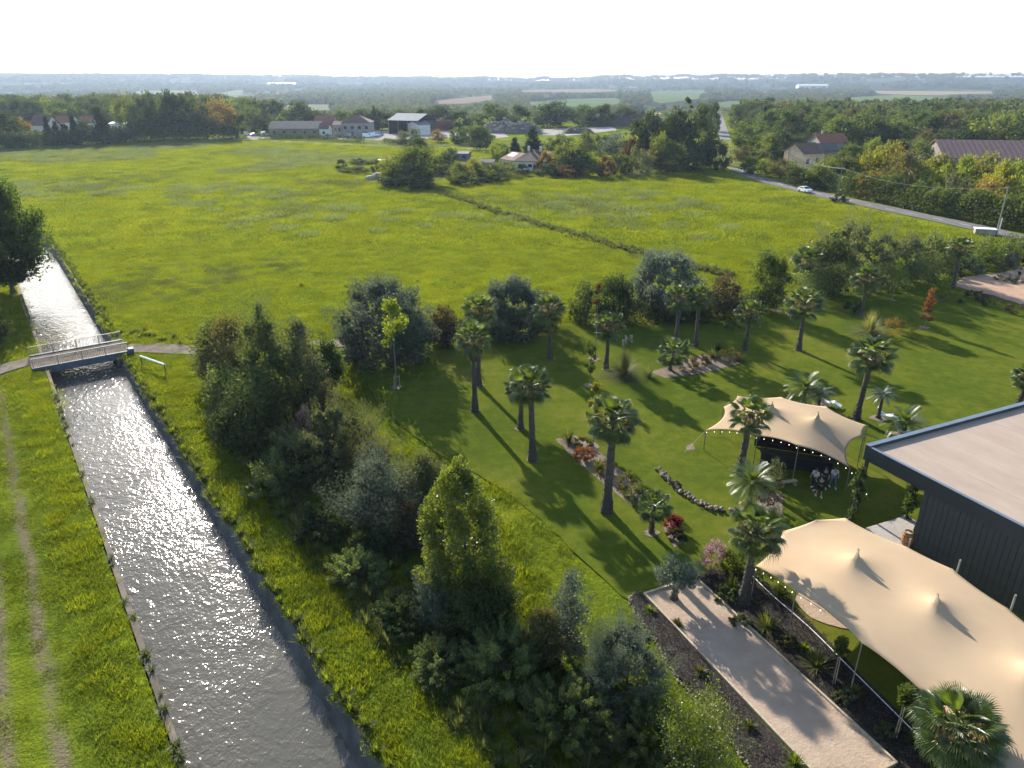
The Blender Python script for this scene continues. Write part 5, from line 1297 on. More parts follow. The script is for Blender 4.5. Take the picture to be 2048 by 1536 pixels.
house('long red container shed beyond the barn', (868, 262), (906, 261), 8, 5.2, 5.4, 'red_panel', 'red_panel', over=.05, wins=0, cat='shed', name='shed')
# houses among the trees on the left
house('white house with brown roof and skylight behind the yellow trees', (68, 283), (101, 283), 10, 7, 11, 'plaster_white', 'tiles_brown', wins=2)
house('low orange-roofed extension in front of the white house', (68, 291), (98, 291), 7, 3.6, 5.0, 'plaster_white', 'tiles_red', wins=2)
house('red-roofed house half hidden by dark conifers', (112, 270), (145, 270), 10, 6.0, 9.0, 'plaster_white', 'tiles_red', wins=2)
house('orange-roofed house right of the dark conifers', (160, 268), (188, 268), 9, 5.5, 8.2, 'plaster_white', 'tiles_red', wins=2)
house('long low white building behind the pale poplar', (222, 263), (262, 263), 8, 4.0, 4.6, 'plaster_white', 'white', wins=3)
house('grey-roofed brown building at the left edge', (-30, 240), (18, 240), 14, 10, 16, 'plaster_brown', 'steel_grey', wins=3)
house('flat-topped brown building next to the grey-roofed one', (20, 240), (44, 240), 14, 12, 13, 'plaster_brown', 'steel_grey', wins=2)
# houses right of the road
house('peach house with a brown roof among bushes right of the road', (1602, 345), (1640, 343), 9, 5.6, 8.4, 'plaster_peach', 'tiles_brown', wins=2)
house('grey-gabled wing behind the peach house', (1643, 338), (1672, 337), 8, 5.6, 7.6, 'plaster_grey', 'tiles_grey', wins=1)
house('red-tiled house behind the peach one', (1636, 323), (1690, 322), 9, 6.2, 9.0, 'plaster_grey', 'tiles_red', wins=3, chim=1)
o = house('long farm shed with a pink-red corrugated roof', (1882, 346), (2130, 350), 18, 4.6, 9.2, 'plaster_brown', 'tiles_pink', over=.5, wins=0, cat='shed', name='shed')
house('small red-roofed lean-to at the left end of the farm shed', (1873, 341), (1881, 341), 5, 3.4, 4.2, 'plaster_brown', 'tiles_red', wins=0, cat='shed', name='shed')
# distant buildings
for i, (u0, u1, v, e_, lb) in enumerate([(1597, 1656, 181, 9, 'long white shed far away among trees, right of the smoke'), (535, 592, 176, 9, 'long white roof far away above the workshops'), (100, 107, 168, 5, 'first tiny white roof in the hazy town'), (126, 133, 168, 5, 'second tiny white roof in the hazy town'),
                           (168, 182, 168, 5, 'third tiny white roof in the hazy town'), (198, 206, 168, 5, 'fourth tiny white roof in the hazy town'), (1770, 1800, 163, 8, 'pale factory roof below the right hills')]):
    hh_ = house(lb, (u0, v), (u1, v), 40, e_ * 2, e_ * 2 + 6, 'plaster_white', 'white', wins=0, group='far white sheds')
    A = G(u0, v, VALLEY); sc_ = (A.length and (G(u1, v, VALLEY) - A).length / (G(u1, v) - G(u0, v)).length); hh_.location = A; hh_.scale = (sc_, 1, 1)
def wtower(u, v, h, label):
    o = empty('water_tower', Vector((*G(u, v, VALLEY).xy, VALLEY)), 0, label, 'water tower'); MB().lathe([(3, 0), (2.2, h * .3), (2.4, h * .7)], n=12).build('shaft', M['plaster_grey'], o); MB().lathe([(2.6, h * .68), (13, h * .88), (13.4, h * .97), (1, h)], n=16).build('tank', M['plaster_white'], o)
wtower(47, 168, 62, 'mushroom-shaped water tower on the hazy left horizon')
o = empty('church', Vector((*G(394, 172, VALLEY).xy, VALLEY)), 0, 'far church tower with a pointed spire', 'church'); MB().box((0, 0, 14), (14, 14, 28)).build('tower', M['plaster_grey'], o); MB().lathe([(10, 28), (.2, 50)], n=4).build('spire', M['tiles_grey'], o)

# vehicles
M['car_white'] = plain('car_white', (.75, .75, .75), .25, .03, 1, spec=.6); M['car_blue'] = plain('car_blue', (.12, .2, .38), .3, .05, 1, spec=.6); M['car_dark'] = plain('car_dark', (.05, .055, .065), .3, .05, 1, spec=.6)
M['car_grey'] = plain('car_grey', (.25, .26, .28), .3, .05, 1, spec=.6)
M['head_glass'] = plain('head_glass', (.7, .7, .7), .1, .02, 1, spec=1); M['tail_red'] = plain('tail_red', (.4, .02, .02), .2, .05, 1)
CARP = {'car': [(-2.1, .35), (-2.15, .75), (-1.95, .98), (-1.75, 1.02), (-1.2, 1.42), (.1, 1.46), (.95, 1.0), (1.85, .85), (2.1, .6), (2.1, .32)],
        'van': [(-2.4, .35), (-2.45, 1.2), (-2.4, 1.9), (-2.1, 2.05), (1.0, 2.05), (1.75, 1.25), (2.35, 1.05), (2.5, .6), (2.45, .35)]}
def vehicle(p, rz, kind, mat, label, group=None, detail=True):
    o = empty('parked_' + kind if group else kind, p, rz, label, kind, group); pr = CARP[kind]; W = .86 if kind == 'car' else .98; n = len(pr); V = []
    for s in (-1, 1):
        for (x, z) in pr: V.append((x, s * W * (1 - .16 * max(0, z - .9) / .6), z))
    F = [tuple(range(n)), tuple(reversed(range(n, 2 * n)))] + [(i, n + i, n + (i + 1) % n, (i + 1) % n) for i in range(n)]
    F = [tuple(reversed(f)) for f in F]
    MB().add(V, F).build('body', M[mat], o)
    for s in (-1, 1):
        yy = s * (W * .93)
        if kind == 'car': P = [(-1.45, 1.05), (-1.1, 1.34), (.05, 1.37), (.72, 1.02)]
        else: P = [(.55, 1.3), (.55, 1.85), (1.0, 1.85), (1.5, 1.3)]
        Vw = [(x, s * W * (1 - .16 * max(0, z - .9) / .6) + s * .008, z) for x, z in P]; Vw += [(x, y - s * .03, z) for x, y, z in Vw]
        MB().add(Vw, [(0, 1, 2, 3) if s < 0 else (3, 2, 1, 0), (4, 5, 6, 7), (0, 1, 5, 4), (1, 2, 6, 5), (2, 3, 7, 6), (3, 0, 4, 7)]).build('side_window', M['window_dark'], o)
    a, b = ((.95, 1.0), (.1, 1.46)) if kind == 'car' else ((1.75, 1.25), (1.0, 2.05))
    def slab(a, b, name, t0, t1, wd, off):
        ax, az = a[0] + (b[0] - a[0]) * t0, a[1] + (b[1] - a[1]) * t0; bx_, bz = a[0] + (b[0] - a[0]) * t1, a[1] + (b[1] - a[1]) * t1
        V = [(ax + off, -wd, az + .01), (ax + off, wd, az + .01), (bx_ + off, wd * .9, bz + .01), (bx_ + off, -wd * .9, bz + .01)]; V += [(x, y, z - .03) for x, y, z in V]
        MB().add(V, [(0, 1, 2, 3), (7, 6, 5, 4), (0, 4, 5, 1), (1, 5, 6, 2), (2, 6, 7, 3), (3, 7, 4, 0)]).build(name, M['window_dark'], o)
    slab(a, b, 'windscreen', .08, .92, W * .82, .02)
    if kind == 'car': slab((-1.75, 1.02), (-1.2, 1.42), 'rear_window', .1, .9, W * .8, -.02)
    wx = (-1.3, 1.3) if kind == 'car' else (-1.55, 1.6)
    for x in wx:
        for s in (-1, 1):
            t = MB(); V = []; 
            for yy in (-.1, .1):
                for k in range(14): V.append((x + .32 * math.cos(k * PI / 7), s * (W - .05) + yy, .33 + .32 * math.sin(k * PI / 7)))
            F = [tuple(range(14)), tuple(range(14, 28))] + [(k, (k + 1) % 14, 14 + (k + 1) % 14, 14 + k) for k in range(14)]
            t.add(V, F); wh = t.build('wheel', M['rubber'], o); MB().tube([(x, s * (W - .05) - .115, .33), (x, s * (W - .05) + .115, .33)], .17, 10).build('rim', M['car_grey'], wh)
    for s in (-1, 1):
        MB().box((2.08 if kind == 'car' else 2.46, s * .6, .72), (.08, .3, .16)).build('headlight', M['head_glass'], o)
        MB().box((-2.12 if kind == 'car' else -2.44, s * .65, .82), (.08, .2, .2)).build('tail_light', M['tail_red'], o)
    return o
cpos_ = G(1618, 384, .10); dr = (G(1700, 402) - G(1620, 384)).normalized()
vehicle(cpos_ + Vector((dr.y, -dr.x, 0)) * 1.3, math.atan2(dr.y, dr.x), 'car', 'car_white', 'white hatchback driving down the country road')
for i, (u, v, kd, mt, lb) in enumerate([(735, 275, 'van', 'car_white', 'white van parked nearest the yard gate'), (748, 273, 'van', 'car_white', 'white van beside the nearest one'), (758, 271, 'van', 'car_grey', 'grey van at the right of the parked vans'), (705, 272, 'car', 'car_blue', 'blue car in front of the grey house'),
        (715, 272, 'car', 'car_white', 'white car in front of the grey house'), (725, 271, 'car', 'car_blue', 'bluish car between white car and vans'), (697, 273, 'car', 'car_white', 'leftmost white car in front of the grey house'), (508, 272, 'car', 'car_grey', 'grey car at the left end of the works hedge'),
        (490, 271, 'van', 'car_white', 'white van at the left end of the lane'), (528, 272, 'van', 'car_white', 'white box van beside the long workshop'), (872, 278, 'van', 'car_white', 'white van behind the roadside bushes'), (890, 275, 'car', 'car_white', 'white car near the red container shed'), (600, 277, 'car', 'car_dark', 'dark car before the long workshop')]):
    vehicle(G(u, v, .1), .3 + i * .13, kd, mt, lb, 'vehicles parked in the works yard')
# clipped hedges, heaps of rubble and spoil
def hedge(pts, wd, h, mat, label, n, leaf=.3, seed=0, name='hedge', group=None, z=0.0):
    C = along([G(*p) for p in pts], 1.0); rng = np.random.default_rng(seed); c0 = np.array(C[len(C) // 2]); Pn = np.array([tuple(c) for c in C])
    k = rng.integers(0, len(C) - 1, n); t = rng.random((n, 1)); P = Pn[k] * (1 - t) + Pn[k + 1] * t; d = unit(Pn[k + 1] - Pn[k]); nn = np.stack([d[:, 1], -d[:, 0], 0 * d[:, 0]], 1)
    lump = 1 + .30 * np.array([noise.noise(Vector((q[0] * .22 + seed, q[1] * .22, 0))) + .6 * noise.noise(Vector((q[0] * .8, q[1] * .8, seed))) for q in P])
    ph = rng.uniform(0, PI, n); rr = rng.uniform(.6, 1.08, n)
    P = P + nn * (np.cos(ph) * wd / 2 * rr)[:, None]; P[:, 2] = np.abs(np.sin(ph)) ** .6 * h * lump * rr + z
    V, F = leafquads(P, rng.normal(size=(n, 3)) + [0, 0, .5], leaf, leaf * .5, rng)
    o = link(name, meshn(name, V - c0, F, M[mat]), loc=c0); tag(o, label, 'hedge' if name == 'hedge' else name.replace('_', ' '), group); return o
hedge([(513, 279), (560, 280), (640, 282), (700, 285), (728, 287)], 2.4, 3.0, 'leaf_dark', 'long clipped dark hedge in front of the workshops', 5200, .5, 1)
hedge([(766, 290), (800, 291), (850, 293)], 2.4, 2.6, 'leaf_dark', 'short dark hedge right of the yard gate', 1500, .5, 2)
hedge([(-40, 302), (60, 297), (160, 291), (300, 284), (420, 280), (478, 277)], 9, 6.0, 'leaf_dark', 'dark thicket at the foot of the left tree belt', 16000, .8, 7)
hedge([(1693, 390), (1740, 400), (1800, 412), (1870, 428), (1940, 441), (2010, 455), (2100, 472)], 4.5, 5.6, 'leaf_mid', 'tall dense green hedge behind the country road', 34000, .5, 3)
hedge([(1560, 352), (1600, 365), (1650, 378), (1690, 388)], 4.0, 4.2, 'leaf_teal', 'uneven bushy hedge below the peach house', 11000, .45, 4)
hedge([(838, 690), (900, 688), (980, 676), (1060, 668), (1118, 662)], 2.2, 2.6, 'leaf_dark', 'low dark hedge joining the rounded shrubs, left of the gap', 9000, .24, 11)
hedge([(1160, 655), (1230, 652), (1290, 648), (1380, 645), (1480, 632), (1560, 612)], 2.4, 2.8, 'leaf_dark', 'low dark hedge joining the shrubs right of the red-topped tree', 12000, .24, 12)
hedge([(1590, 604), (1660, 594), (1760, 582), (1850, 572), (1900, 562)], 3.0, 4.2, 'leaf_teal', 'dense bluish hedge in front of the meadow, right part', 14000, .28, 13)
hedge([(1895, 548), (1960, 538), (2040, 526), (2140, 512), (2250, 500)], 3.4, 3.6, 'leaf_mid', 'loose green hedge behind the terracotta drive', 12000, .28, 14)
def heap(u0, u1, v, h, mat, label, seed, depth=14, name='rubble_heap', cat='heap'):
    A = G(u0, v); B = G(u1, v); L = (B - A).length; rng = random.Random(seed); o = empty(name, A, math.atan2((B - A).y, (B - A).x), label, cat)
    nx, ny = 40, 12; V = []
    for j in range(ny + 1):
        for i in range(nx + 1):
            x = L * i / nx; y = depth * j / ny; e = math.sin(PI * i / nx) ** .45 * math.sin(PI * j / ny) ** .8
            V.append((x, y, h * e * (.75 + .5 * noise.noise(Vector((x * .25 + seed, y * .25, 0))) + .25 * noise.noise(Vector((x, y, seed)))) - .05))
    F = [(j * (nx + 1) + i, j * (nx + 1) + i + 1, (j + 1) * (nx + 1) + i + 1, (j + 1) * (nx + 1) + i) for j in range(ny) for i in range(nx)]
    MB().add(V, F).build('mound', M[mat], o)
    mb = MB()
    for k in range(260):
        i = rng.randrange(len(V)); q = V[i]
        if q[2] < .2: continue
        mb.box((q[0], q[1], q[2] + .1), (rng.uniform(.5, 1.6), rng.uniform(.5, 1.4), rng.uniform(.3, .9)), rng.random() * 3)
    if mat != 'spoil': f = mb.build('rubble', M['rubble'], o); f['kind'] = 'stuff'
M['spoil'] = plain('spoil', (.085, .065, .052), .95, .35, .3, bump=.5, bdist=.4); M['rubble'] = plain('rubble', (.34, .30, .26), .9, .4, .5); M['mound'] = plain('mound_earth', (.16, .135, .115), .95, .4, .3, bump=.5, bdist=.4)
heap(958, 1085, 267, 7.5, 'mound', 'long heap of broken concrete and rubble behind the trees', 1)
heap(1170, 1345, 253, 9, 'spoil', 'long dark spoil heap right of the rubble heap', 2, 20)
heap(1125, 1190, 268, 4, 'spoil', 'low brown spoil heap beside the pale ground', 3, 12)
heap(733, 770, 360, 1.6, 'mound', 'pile of grey scrap at the corner of the garden', 4, 3)
heap(778, 805, 368, 1.4, 'mound', 'second pile of scrap under the garden willows', 5, 3)
# utility poles and wires
def upole(u, v, vt, label, cross=1.6, thick=.14, rz=0.0, white=False):
    p = G(u, v); h = height(u, v, vt); o = empty('utility_pole', p, rz, label, 'pole', 'utility poles'); MB().tube([(0, 0, -.1), (0, 0, h)], [thick, thick * .7], 8).build('pole', M['post'], o)
    if cross: MB().box((0, 0, h - .4), (cross, .1, .12)).build('crossarm', M['post'], o)
    if white: MB().tube([(.25, -.2, 0), (.25, -.2, 3.2)], .09, 8).build('sleeve', M['white'], o)
    return p + Vector((0, 0, h - .3)), h
q1, _ = upole(1674, 398, 334, 'wooden utility pole by the road beside the small bush'); q2, _ = upole(1571, 356, 297, 'utility pole half hidden by bushes left of the peach house'); q3, _ = upole(1992, 470, 372, 'cross-armed pole at the bend of the road', 2.4, .16, .3, True)
q4, _ = upole(1437, 330, 290, 'small utility pole beside the round roadside tree'); q0, _ = upole(273, 283, 240, 'leaning street pole in front of the pale poplar', 0); upole(609, 283, 257, 'thin pole before the long workshop', 0); upole(687, 286, 243, 'flag-like pole beside the works hedge', 0)
def wire(a, b, label, sag=1.2):
    P = []
    for i in range(13):
        t = i / 12; q = Vector(a).lerp(Vector(b), t); q.z -= sag * 4 * t * (1 - t); P.append(q)
    c = P[6].copy(); o = MB().tube([p - c for p in P], .035, 4).build('overhead_wire', M['wire'], loc=c); tag(o, label, 'wire', 'overhead wires')
wire(q2 + Vector((.6, 0, 0)), q1 + Vector((.6, 0, 0)), 'upper one of two overhead wires near the peach house'); wire(q2 - Vector((.6, 0, 0)), q1 - Vector((.6, 0, 0)), 'lower one of two overhead wires near the peach house')
wire(q4, q2, 'overhead wire left of the half-hidden pole'); wire(q1, q3, 'overhead wire above the tall green hedge', 1.8)
# concrete culvert slab by the road bend
cu = empty('culvert', G(1968, 468), -.35, 'grey block culvert with a white slab beside the road bend', 'culvert'); MB().box((0, 0, .5), (3.4, 1.6, 1.0)).build('block', M['concrete'], cu); MB().box((0, 0, 1.05), (3.7, 1.9, .1)).build('slab', M['white'], cu)
wp = empty('gate_sign', G(765, 326), 0, 'white sheet over a garden frame left of the garden willows', 'sheet'); MB().box((0, 0, 1.1), (3.2, 2.2, .12)).build('sheet', M['white'], wp)
for a_, b_ in ((-1.4, -.9), (1.4, -.9), (-1.4, .9), (1.4, .9)): MB().tube([(a_, b_, 0), (a_, b_, 1.05)], .06, 5).build('leg', M['post'], wp)

# ---------------------------------------------------------------- trees and bushes one by one: foot u, foot v, top v, width px, kind
TR = []
def T(u, v, vt, w_, key, label, group=None, name='tree'):
    p = G(u, v); h = height(u, v, vt); W = span(u, v, w_) * (1.0 if key[:3] == 'con' else 1.25); cat = 'bush' if 'bush' in name else 'tree'
    return place_tree(key, p, W, h, label, name, cat, group)
ITEMS = [
 (15, 296, 231, 70, 'oak0', 'dense dark green tree at the left edge of the meadow'), (50, 288, 242, 38, 'orange0', 'yellowing tree in front of the white house'), (50, 296, 270, 50, 'obush1', 'pale bushes at the foot of the yellowing tree'),
 (103, 293, 236, 22, 'con0', 'dark conifer right of the white house'), (120, 293, 244, 26, 'con1', 'second dark conifer of the conifer row'), (135, 292, 250, 30, 'con0', 'short broad conifer in the conifer row'), (155, 291, 232, 26, 'con1', 'pointed conifer in the middle of the conifer row'),
 (175, 290, 245, 40, 'dark0', 'dark round tree between two pointed conifers'), (207, 288, 218, 42, 'con0', 'tallest dark conifer of the left belt'), (232, 286, 252, 36, 'mid0', 'lighter bush-like tree right of the tallest conifer'), (252, 284, 258, 30, 'dark1', 'small dark tree under the pale poplar'),
 (262, 280, 187, 42, 'light0', 'tall pale green poplar with thin crown'), (290, 281, 200, 36, 'dark0', 'dark tree immediately right of the pale poplar'), (318, 279, 192, 46, 'oak1', 'tall dark tree, second right of the pale poplar'), (348, 278, 190, 46, 'oak2', 'tall dark tree, third right of the pale poplar'),
 (330, 280, 225, 80, 'dark1', 'broad dark tree standing before the tall dark ones'), (378, 277, 196, 44, 'oak0', 'tall tree left of the orange one'), (395, 278, 230, 50, 'dark0', 'dark tree in the shade left of the orange one'), (415, 277, 213, 52, 'brown0', 'brownish tree beside the orange one'),
 (447, 276, 206, 52, 'orange0', 'orange autumn tree at the end of the left belt'), (472, 275, 222, 34, 'mid1', 'green tree right of the orange autumn one'),
 (512, 266, 226, 40, 'mid2', 'round tree left of the narrow ivy column'), (531, 268, 227, 18, 'poplar1', 'narrow dark ivy-clad column left of the workshops'), (552, 268, 230, 34, 'mid0', 'olive round tree behind the long workshop'), (600, 262, 207, 58, 'dark0', 'big dark tree behind the long workshop'),
 (640, 262, 224, 44, 'dark1', 'dark tree right of the big dark one behind the workshops'), (575, 262, 222, 40, 'oak1', 'dark tree left of the big one behind the workshops'), (665, 270, 252, 24, 'yel0', 'yellow bush-like tree between the workshops'),
 (690, 260, 218, 44, 'mid1', 'tree behind the pale annex'), (725, 260, 222, 46, 'dark0', 'dark tree behind the two-storey grey house'), (760, 260, 220, 46, 'dark1', 'dark tree left of the steel-roofed barn'), (750, 261, 213, 16, 'con1', 'thin conifer above the tree line left of the barn'),
 (800, 259, 222, 50, 'dark0', 'dark tree behind the steel-roofed barn'), (840, 259, 220, 50, 'oak0', 'tree behind the right half of the barn'), (880, 258, 214, 56, 'dark1', 'tall dark tree behind the red container shed'), (920, 260, 224, 48, 'oak2', 'dark tree right of the red container shed'),
 (820, 290, 260, 46, 'obush1', 'silvery green willow bush right of the yard gate'), (915, 289, 254, 34, 'mid0', 'first of three round grey-green trees'), (940, 290, 252, 32, 'mid1', 'second of three round grey-green trees'), (965, 291, 254, 36, 'mid2', 'third of three round grey-green trees'),
 (875, 285, 262, 26, 'orange0', 'small yellow-orange tree before the barn'), (985, 260, 212, 70, 'oak1', 'broad dark tree behind the rubble heap'), (1040, 262, 215, 50, 'oak2', 'tree right behind the rubble heap'), (1110, 252, 207, 66, 'dark0', 'big round dark tree behind the yard'), (1095, 255, 213, 50, 'oak0', 'dark tree left of the big round one'),
 (1165, 252, 213, 54, 'oak1', 'dark tree right of the big round one'), (1205, 252, 212, 50, 'oak2', 'round tree above the spoil heap'), (1250, 250, 213, 44, 'dark1', 'dark tree above the right spoil heap'), (960, 300, 255, 40, 'dark1', 'dark tree between garden shed and rubble heap'),
 (1065, 312, 255, 46, 'con1', 'dark conical tree behind the bungalow'), (1030, 312, 277, 30, 'con0', 'round dark evergreen left of the chimney'), (1120, 312, 268, 56, 'mid0', 'bushy green tree behind the bungalow'), (1168, 308, 266, 40, 'light1', 'light green round tree in the row behind the garden'), (1200, 305, 268, 30, 'mid1', 'smaller green tree right of the light green one'),
 (1232, 318, 264, 52, 'blue0', 'blue-green conifer-like tree in the middle of the gardens'), (1130, 346, 285, 46, 'light0', 'pointed light green tree right of the bungalow'), (1158, 350, 300, 44, 'dark0', 'dark tree beside the pointed light green one'), (1090, 345, 308, 34, 'obush0', 'yellow-orange bush right of the bungalow'),
 (1075, 338, 303, 24, 'dark1', 'dark round tree in front of the bungalow'), (1268, 330, 280, 40, 'rust0', 'reddish tree left of the pines'), (1290, 328, 229, 62, 'pine0', 'broad dark pine, left of the pine group'), (1330, 330, 240, 50, 'pine1', 'pine in the middle of the pine group'), (1368, 318, 194, 22, 'poplar1', 'slender poplar rising over the pine group'),
 (1352, 334, 225, 56, 'pine0', 'tall dark pine below the slender poplar'), (1392, 334, 220, 62, 'pine1', 'tall pine with rounded top beside the road'), (1320, 345, 272, 46, 'light1', 'light green tree in front of the pines'), (1345, 347, 285, 44, 'mid2', 'green tree at the foot of the pines'),
 (1180, 352, 308, 36, 'light0', 'green shrub-like tree on the meadow rim, left'), (1213, 352, 314, 34, 'rust0', 'reddish shrub-like tree on the meadow rim'), (1245, 350, 308, 38, 'mid1', 'mid green tree on the meadow rim'), (1275, 348, 300, 42, 'obush1', 'greyish bush on the meadow rim before the pines'), (1305, 344, 300, 40, 'brown0', 'brownish tree on the meadow rim'),
 (1375, 342, 300, 50, 'dark0', 'dark tree in the shade of the tall pines'), (1410, 338, 285, 40, 'dark1', 'dark tree at the right foot of the pines'), (1441, 341, 294, 29, 'dbush0', 'round dark tree standing alone at the roadside'),
 (1424, 270, 208, 28, 'oak0', 'dark tree on the left side of the far road'), (1412, 262, 214, 30, 'oak1', 'second tree on the left side of the far road'), (1480, 258, 212, 36, 'oak2', 'tree closing the far road on the right'), (1500, 300, 240, 56, 'mid0', 'green tree on the right side of the road'),
 (805, 366, 297, 70, 'light0', 'big yellow-green garden willow, left half'), (845, 366, 290, 62, 'mid1', 'big green garden willow, right half'), (775, 360, 312, 22, 'yel0', 'bright yellow bush left of the garden willows'), (840, 330, 278, 40, 'dark0', 'dark tree behind the garden willows'), (822, 374, 335, 90, 'dbush1', 'dark thicket under the garden willows'),
 (683, 338, 321, 20, 'dbush0', 'little round dark bush alone at the garden corner'), (756, 345, 322, 18, 'dbush1', 'small dark bush before the white sheet'), (725, 328, 317, 46, 'bush0', 'low hedge-like bush left of the white sheet'), (715, 345, 334, 60, 'bush1', 'low scrub along the garden rim'), (885, 352, 330, 40, 'mid2', 'bushy tree in front of the grey shed'),
 (915, 358, 325, 40, 'light1', 'yellow-green shrub in the garden row, first'), (945, 358, 322, 40, 'yel1', 'yellow-green shrub in the garden row, second'), (975, 356, 324, 44, 'mid0', 'green shrub in the garden row, third'), (1010, 352, 322, 44, 'light0', 'green shrub in front of the bungalow'), (1045, 350, 330, 26, 'dbush0', 'small round dark bush in front of the bungalow'),
 (930, 368, 345, 60, 'bush0', 'tall weeds and scrub on the garden rim, left'), (985, 364, 343, 70, 'bush1', 'tall weeds and scrub on the garden rim, right'), (1100, 352, 330, 44, 'dbush1', 'dark bush at the right end of the bungalow garden'), (1140, 354, 333, 50, 'rust0', 'low reddish shrub on the meadow rim'), (1118, 340, 300, 30, 'brown0', 'brown-leaved tree right of the bungalow wing'),
 (900, 335, 300, 40, 'oak1', 'dark tree behind the garden shed'), (1000, 320, 285, 34, 'mid0', 'green tree left of the bungalow'), (985, 325, 292, 30, 'lime0', 'bright green tree behind the outhouse'), (870, 345, 318, 40, 'dbush0', 'dark bush by the left corner of the shed'),
 # right of the road
 (1500, 322, 268, 56, 'mid1', 'olive green tree left of the half-hidden pole'), (1530, 330, 272, 52, 'light1', 'light green tree above the roadside bushes'), (1555, 330, 262, 50, 'pine0', 'dark pine behind the half-hidden pole'), (1585, 325, 275, 44, 'dark0', 'dark tree left of the peach house'), (1500, 347, 314, 34, 'mid2', 'roadside bush-like tree, first below the light green tree'),
 (1530, 353, 318, 36, 'light0', 'bright green roadside tree, second'), (1560, 362, 322, 38, 'brown0', 'dark brownish roadside tree below the half-hidden pole'), (1590, 372, 335, 36, 'dark1', 'dark round roadside bush-like tree'), (1615, 372, 342, 40, 'mid0', 'green tree in front of the peach house'), (1650, 378, 330, 60, 'mid1', 'broad green tree right of the peach house'),
 (1680, 372, 318, 50, 'light1', 'light tree right of the broad green one'), (1642, 374, 313, 54, 'light0', 'bushy tree hiding the lower wall of the peach house'), (1672, 370, 312, 46, 'mid0', 'green tree before the grey-gabled wing'),
 (1484, 333, 294, 24, 'brown0', 'small brown tree at the right roadside'), (1678, 404, 388, 24, 'dbush1', 'small round bush at the foot of the wooden pole'),
 (1720, 372, 312, 60, 'light0', 'tall light green tree behind the hedge, left'), (1760, 380, 292, 66, 'yel0', 'yellow-green tree with orange edges behind the hedge'), (1735, 398, 350, 50, 'orange0', 'orange-tinted tree low behind the hedge'), (1800, 396, 312, 60, 'brown0', 'dark-sided tree in the middle behind the hedge'), (1780, 375, 300, 60, 'orange0', 'peach-coloured autumn tree behind the hedge'),
 (1835, 398, 335, 54, 'lime0', 'bright lime tree behind the hedge'), (1870, 380, 318, 60, 'yel1', 'yellow tree in front of the left end of the farm shed'), (1915, 400, 322, 66, 'lime1', 'lime-green tree in front of the farm shed'), (1955, 390, 312, 70, 'yel0', 'large yellow-green tree in front of the farm shed'), (1900, 420, 352, 60, 'obush1', 'greyish tree in the thicket behind the hedge'),
 (1985, 425, 335, 66, 'yel1', 'yellow autumn tree with orange twigs'), (2025, 420, 330, 66, 'lime0', 'lime tree at the right edge'), (1960, 435, 365, 50, 'orange0', 'orange-brown tree above the right end of the hedge'), (2040, 455, 385, 60, 'mid0', 'dark green tree at the right edge by the cross-armed pole'), (2075, 400, 315, 70, 'mid1', 'green tree cut by the right edge'),
 (1700, 345, 290, 50, 'mid2', 'green tree behind the peach house garden'), (1740, 340, 282, 50, 'light1', 'light tree in the thicket left of the farm shed'), (1790, 345, 285, 56, 'oak0', 'tree in the thicket nearer the farm shed'), (1830, 345, 280, 54, 'mid0', 'green tree at the left end of the farm shed'), (1985, 300, 222, 86, 'light0', 'tall broad light green tree behind the farm shed'),
 (1630, 318, 288, 60, 'light1', 'flat round tree behind the red-tiled house'), (1690, 330, 285, 40, 'con0', 'dark pointed tree right of the red-tiled house'), (1925, 300, 258, 60, 'oak1', 'dark tree left of the tall light green one'), (1880, 310, 262, 50, 'dark0', 'dark tree above the left end of the farm shed'), (1840, 312, 268, 50, 'brown0', 'greyish tree left above the farm shed'), (2040, 300, 250, 60, 'dark1', 'dark tree right of the tall light green one'),
]
for it in ITEMS: T(*it[:5], it[5], name='bush' if it[4][:4] in ('bush', 'dbus', 'obus', 'rust') else 'tree')
# woods: individual trees for the nearest, one mass for the rest
rngw = random.Random(21)
def wood(poly, spacing, hr, keys, label, group, limit=999, wr=(.85, 1.25), seed=3, parts=(), u0=0, u1=1):
    P = gpoly(poly); xs = [p[0] for p in P]; ys = [p[1] for p in P]; rng = random.Random(seed); out = []
    y = min(ys)
    while y < max(ys):
        x = min(xs)
        while x < max(xs):
            q = (x + rng.uniform(-.4, .4) * spacing, y + rng.uniform(-.4, .4) * spacing)
            if inpoly(q[0], q[1], P): out.append(q)
            x += spacing
        y += spacing
    out = out[:limit]
    for q in out:
        h = rng.uniform(*hr); k = rng.choice(keys); u_, v_ = proj(q[0], q[1]); adj = {'oak': 'deep green', 'mid': 'olive green', 'dar': 'near-black', 'lig': 'pale green', 'bro': 'brownish'}[k[:3]]
        place_tree(k, Vector((q[0], q[1], 0)), h * rng.uniform(*wr) * 1.15, h, label % (adj, parts[min(len(parts) - 1, int((u_ - u0) / (u1 - u0) * len(parts)))]), 'tree', 'tree', group)
    return len(out)
n1 = wood([(1480, 268), (1500, 290), (1700, 306), (1860, 296), (2140, 290), (2140, 262), (1900, 250), (1600, 248), (1490, 252)], 13.0, (9.5, 13), ['oak0', 'oak1', 'oak2', 'mid0', 'mid1', 'dark0', 'mid2', 'brown0'], '%s tree in the right-hand wood, %s', 'trees of the wood right of the road', 110, seed=4, u0=1480, u1=2140, parts=('nearest the road', 'behind the red-tiled house', 'between the houses and the farm shed', 'behind the farm shed'))
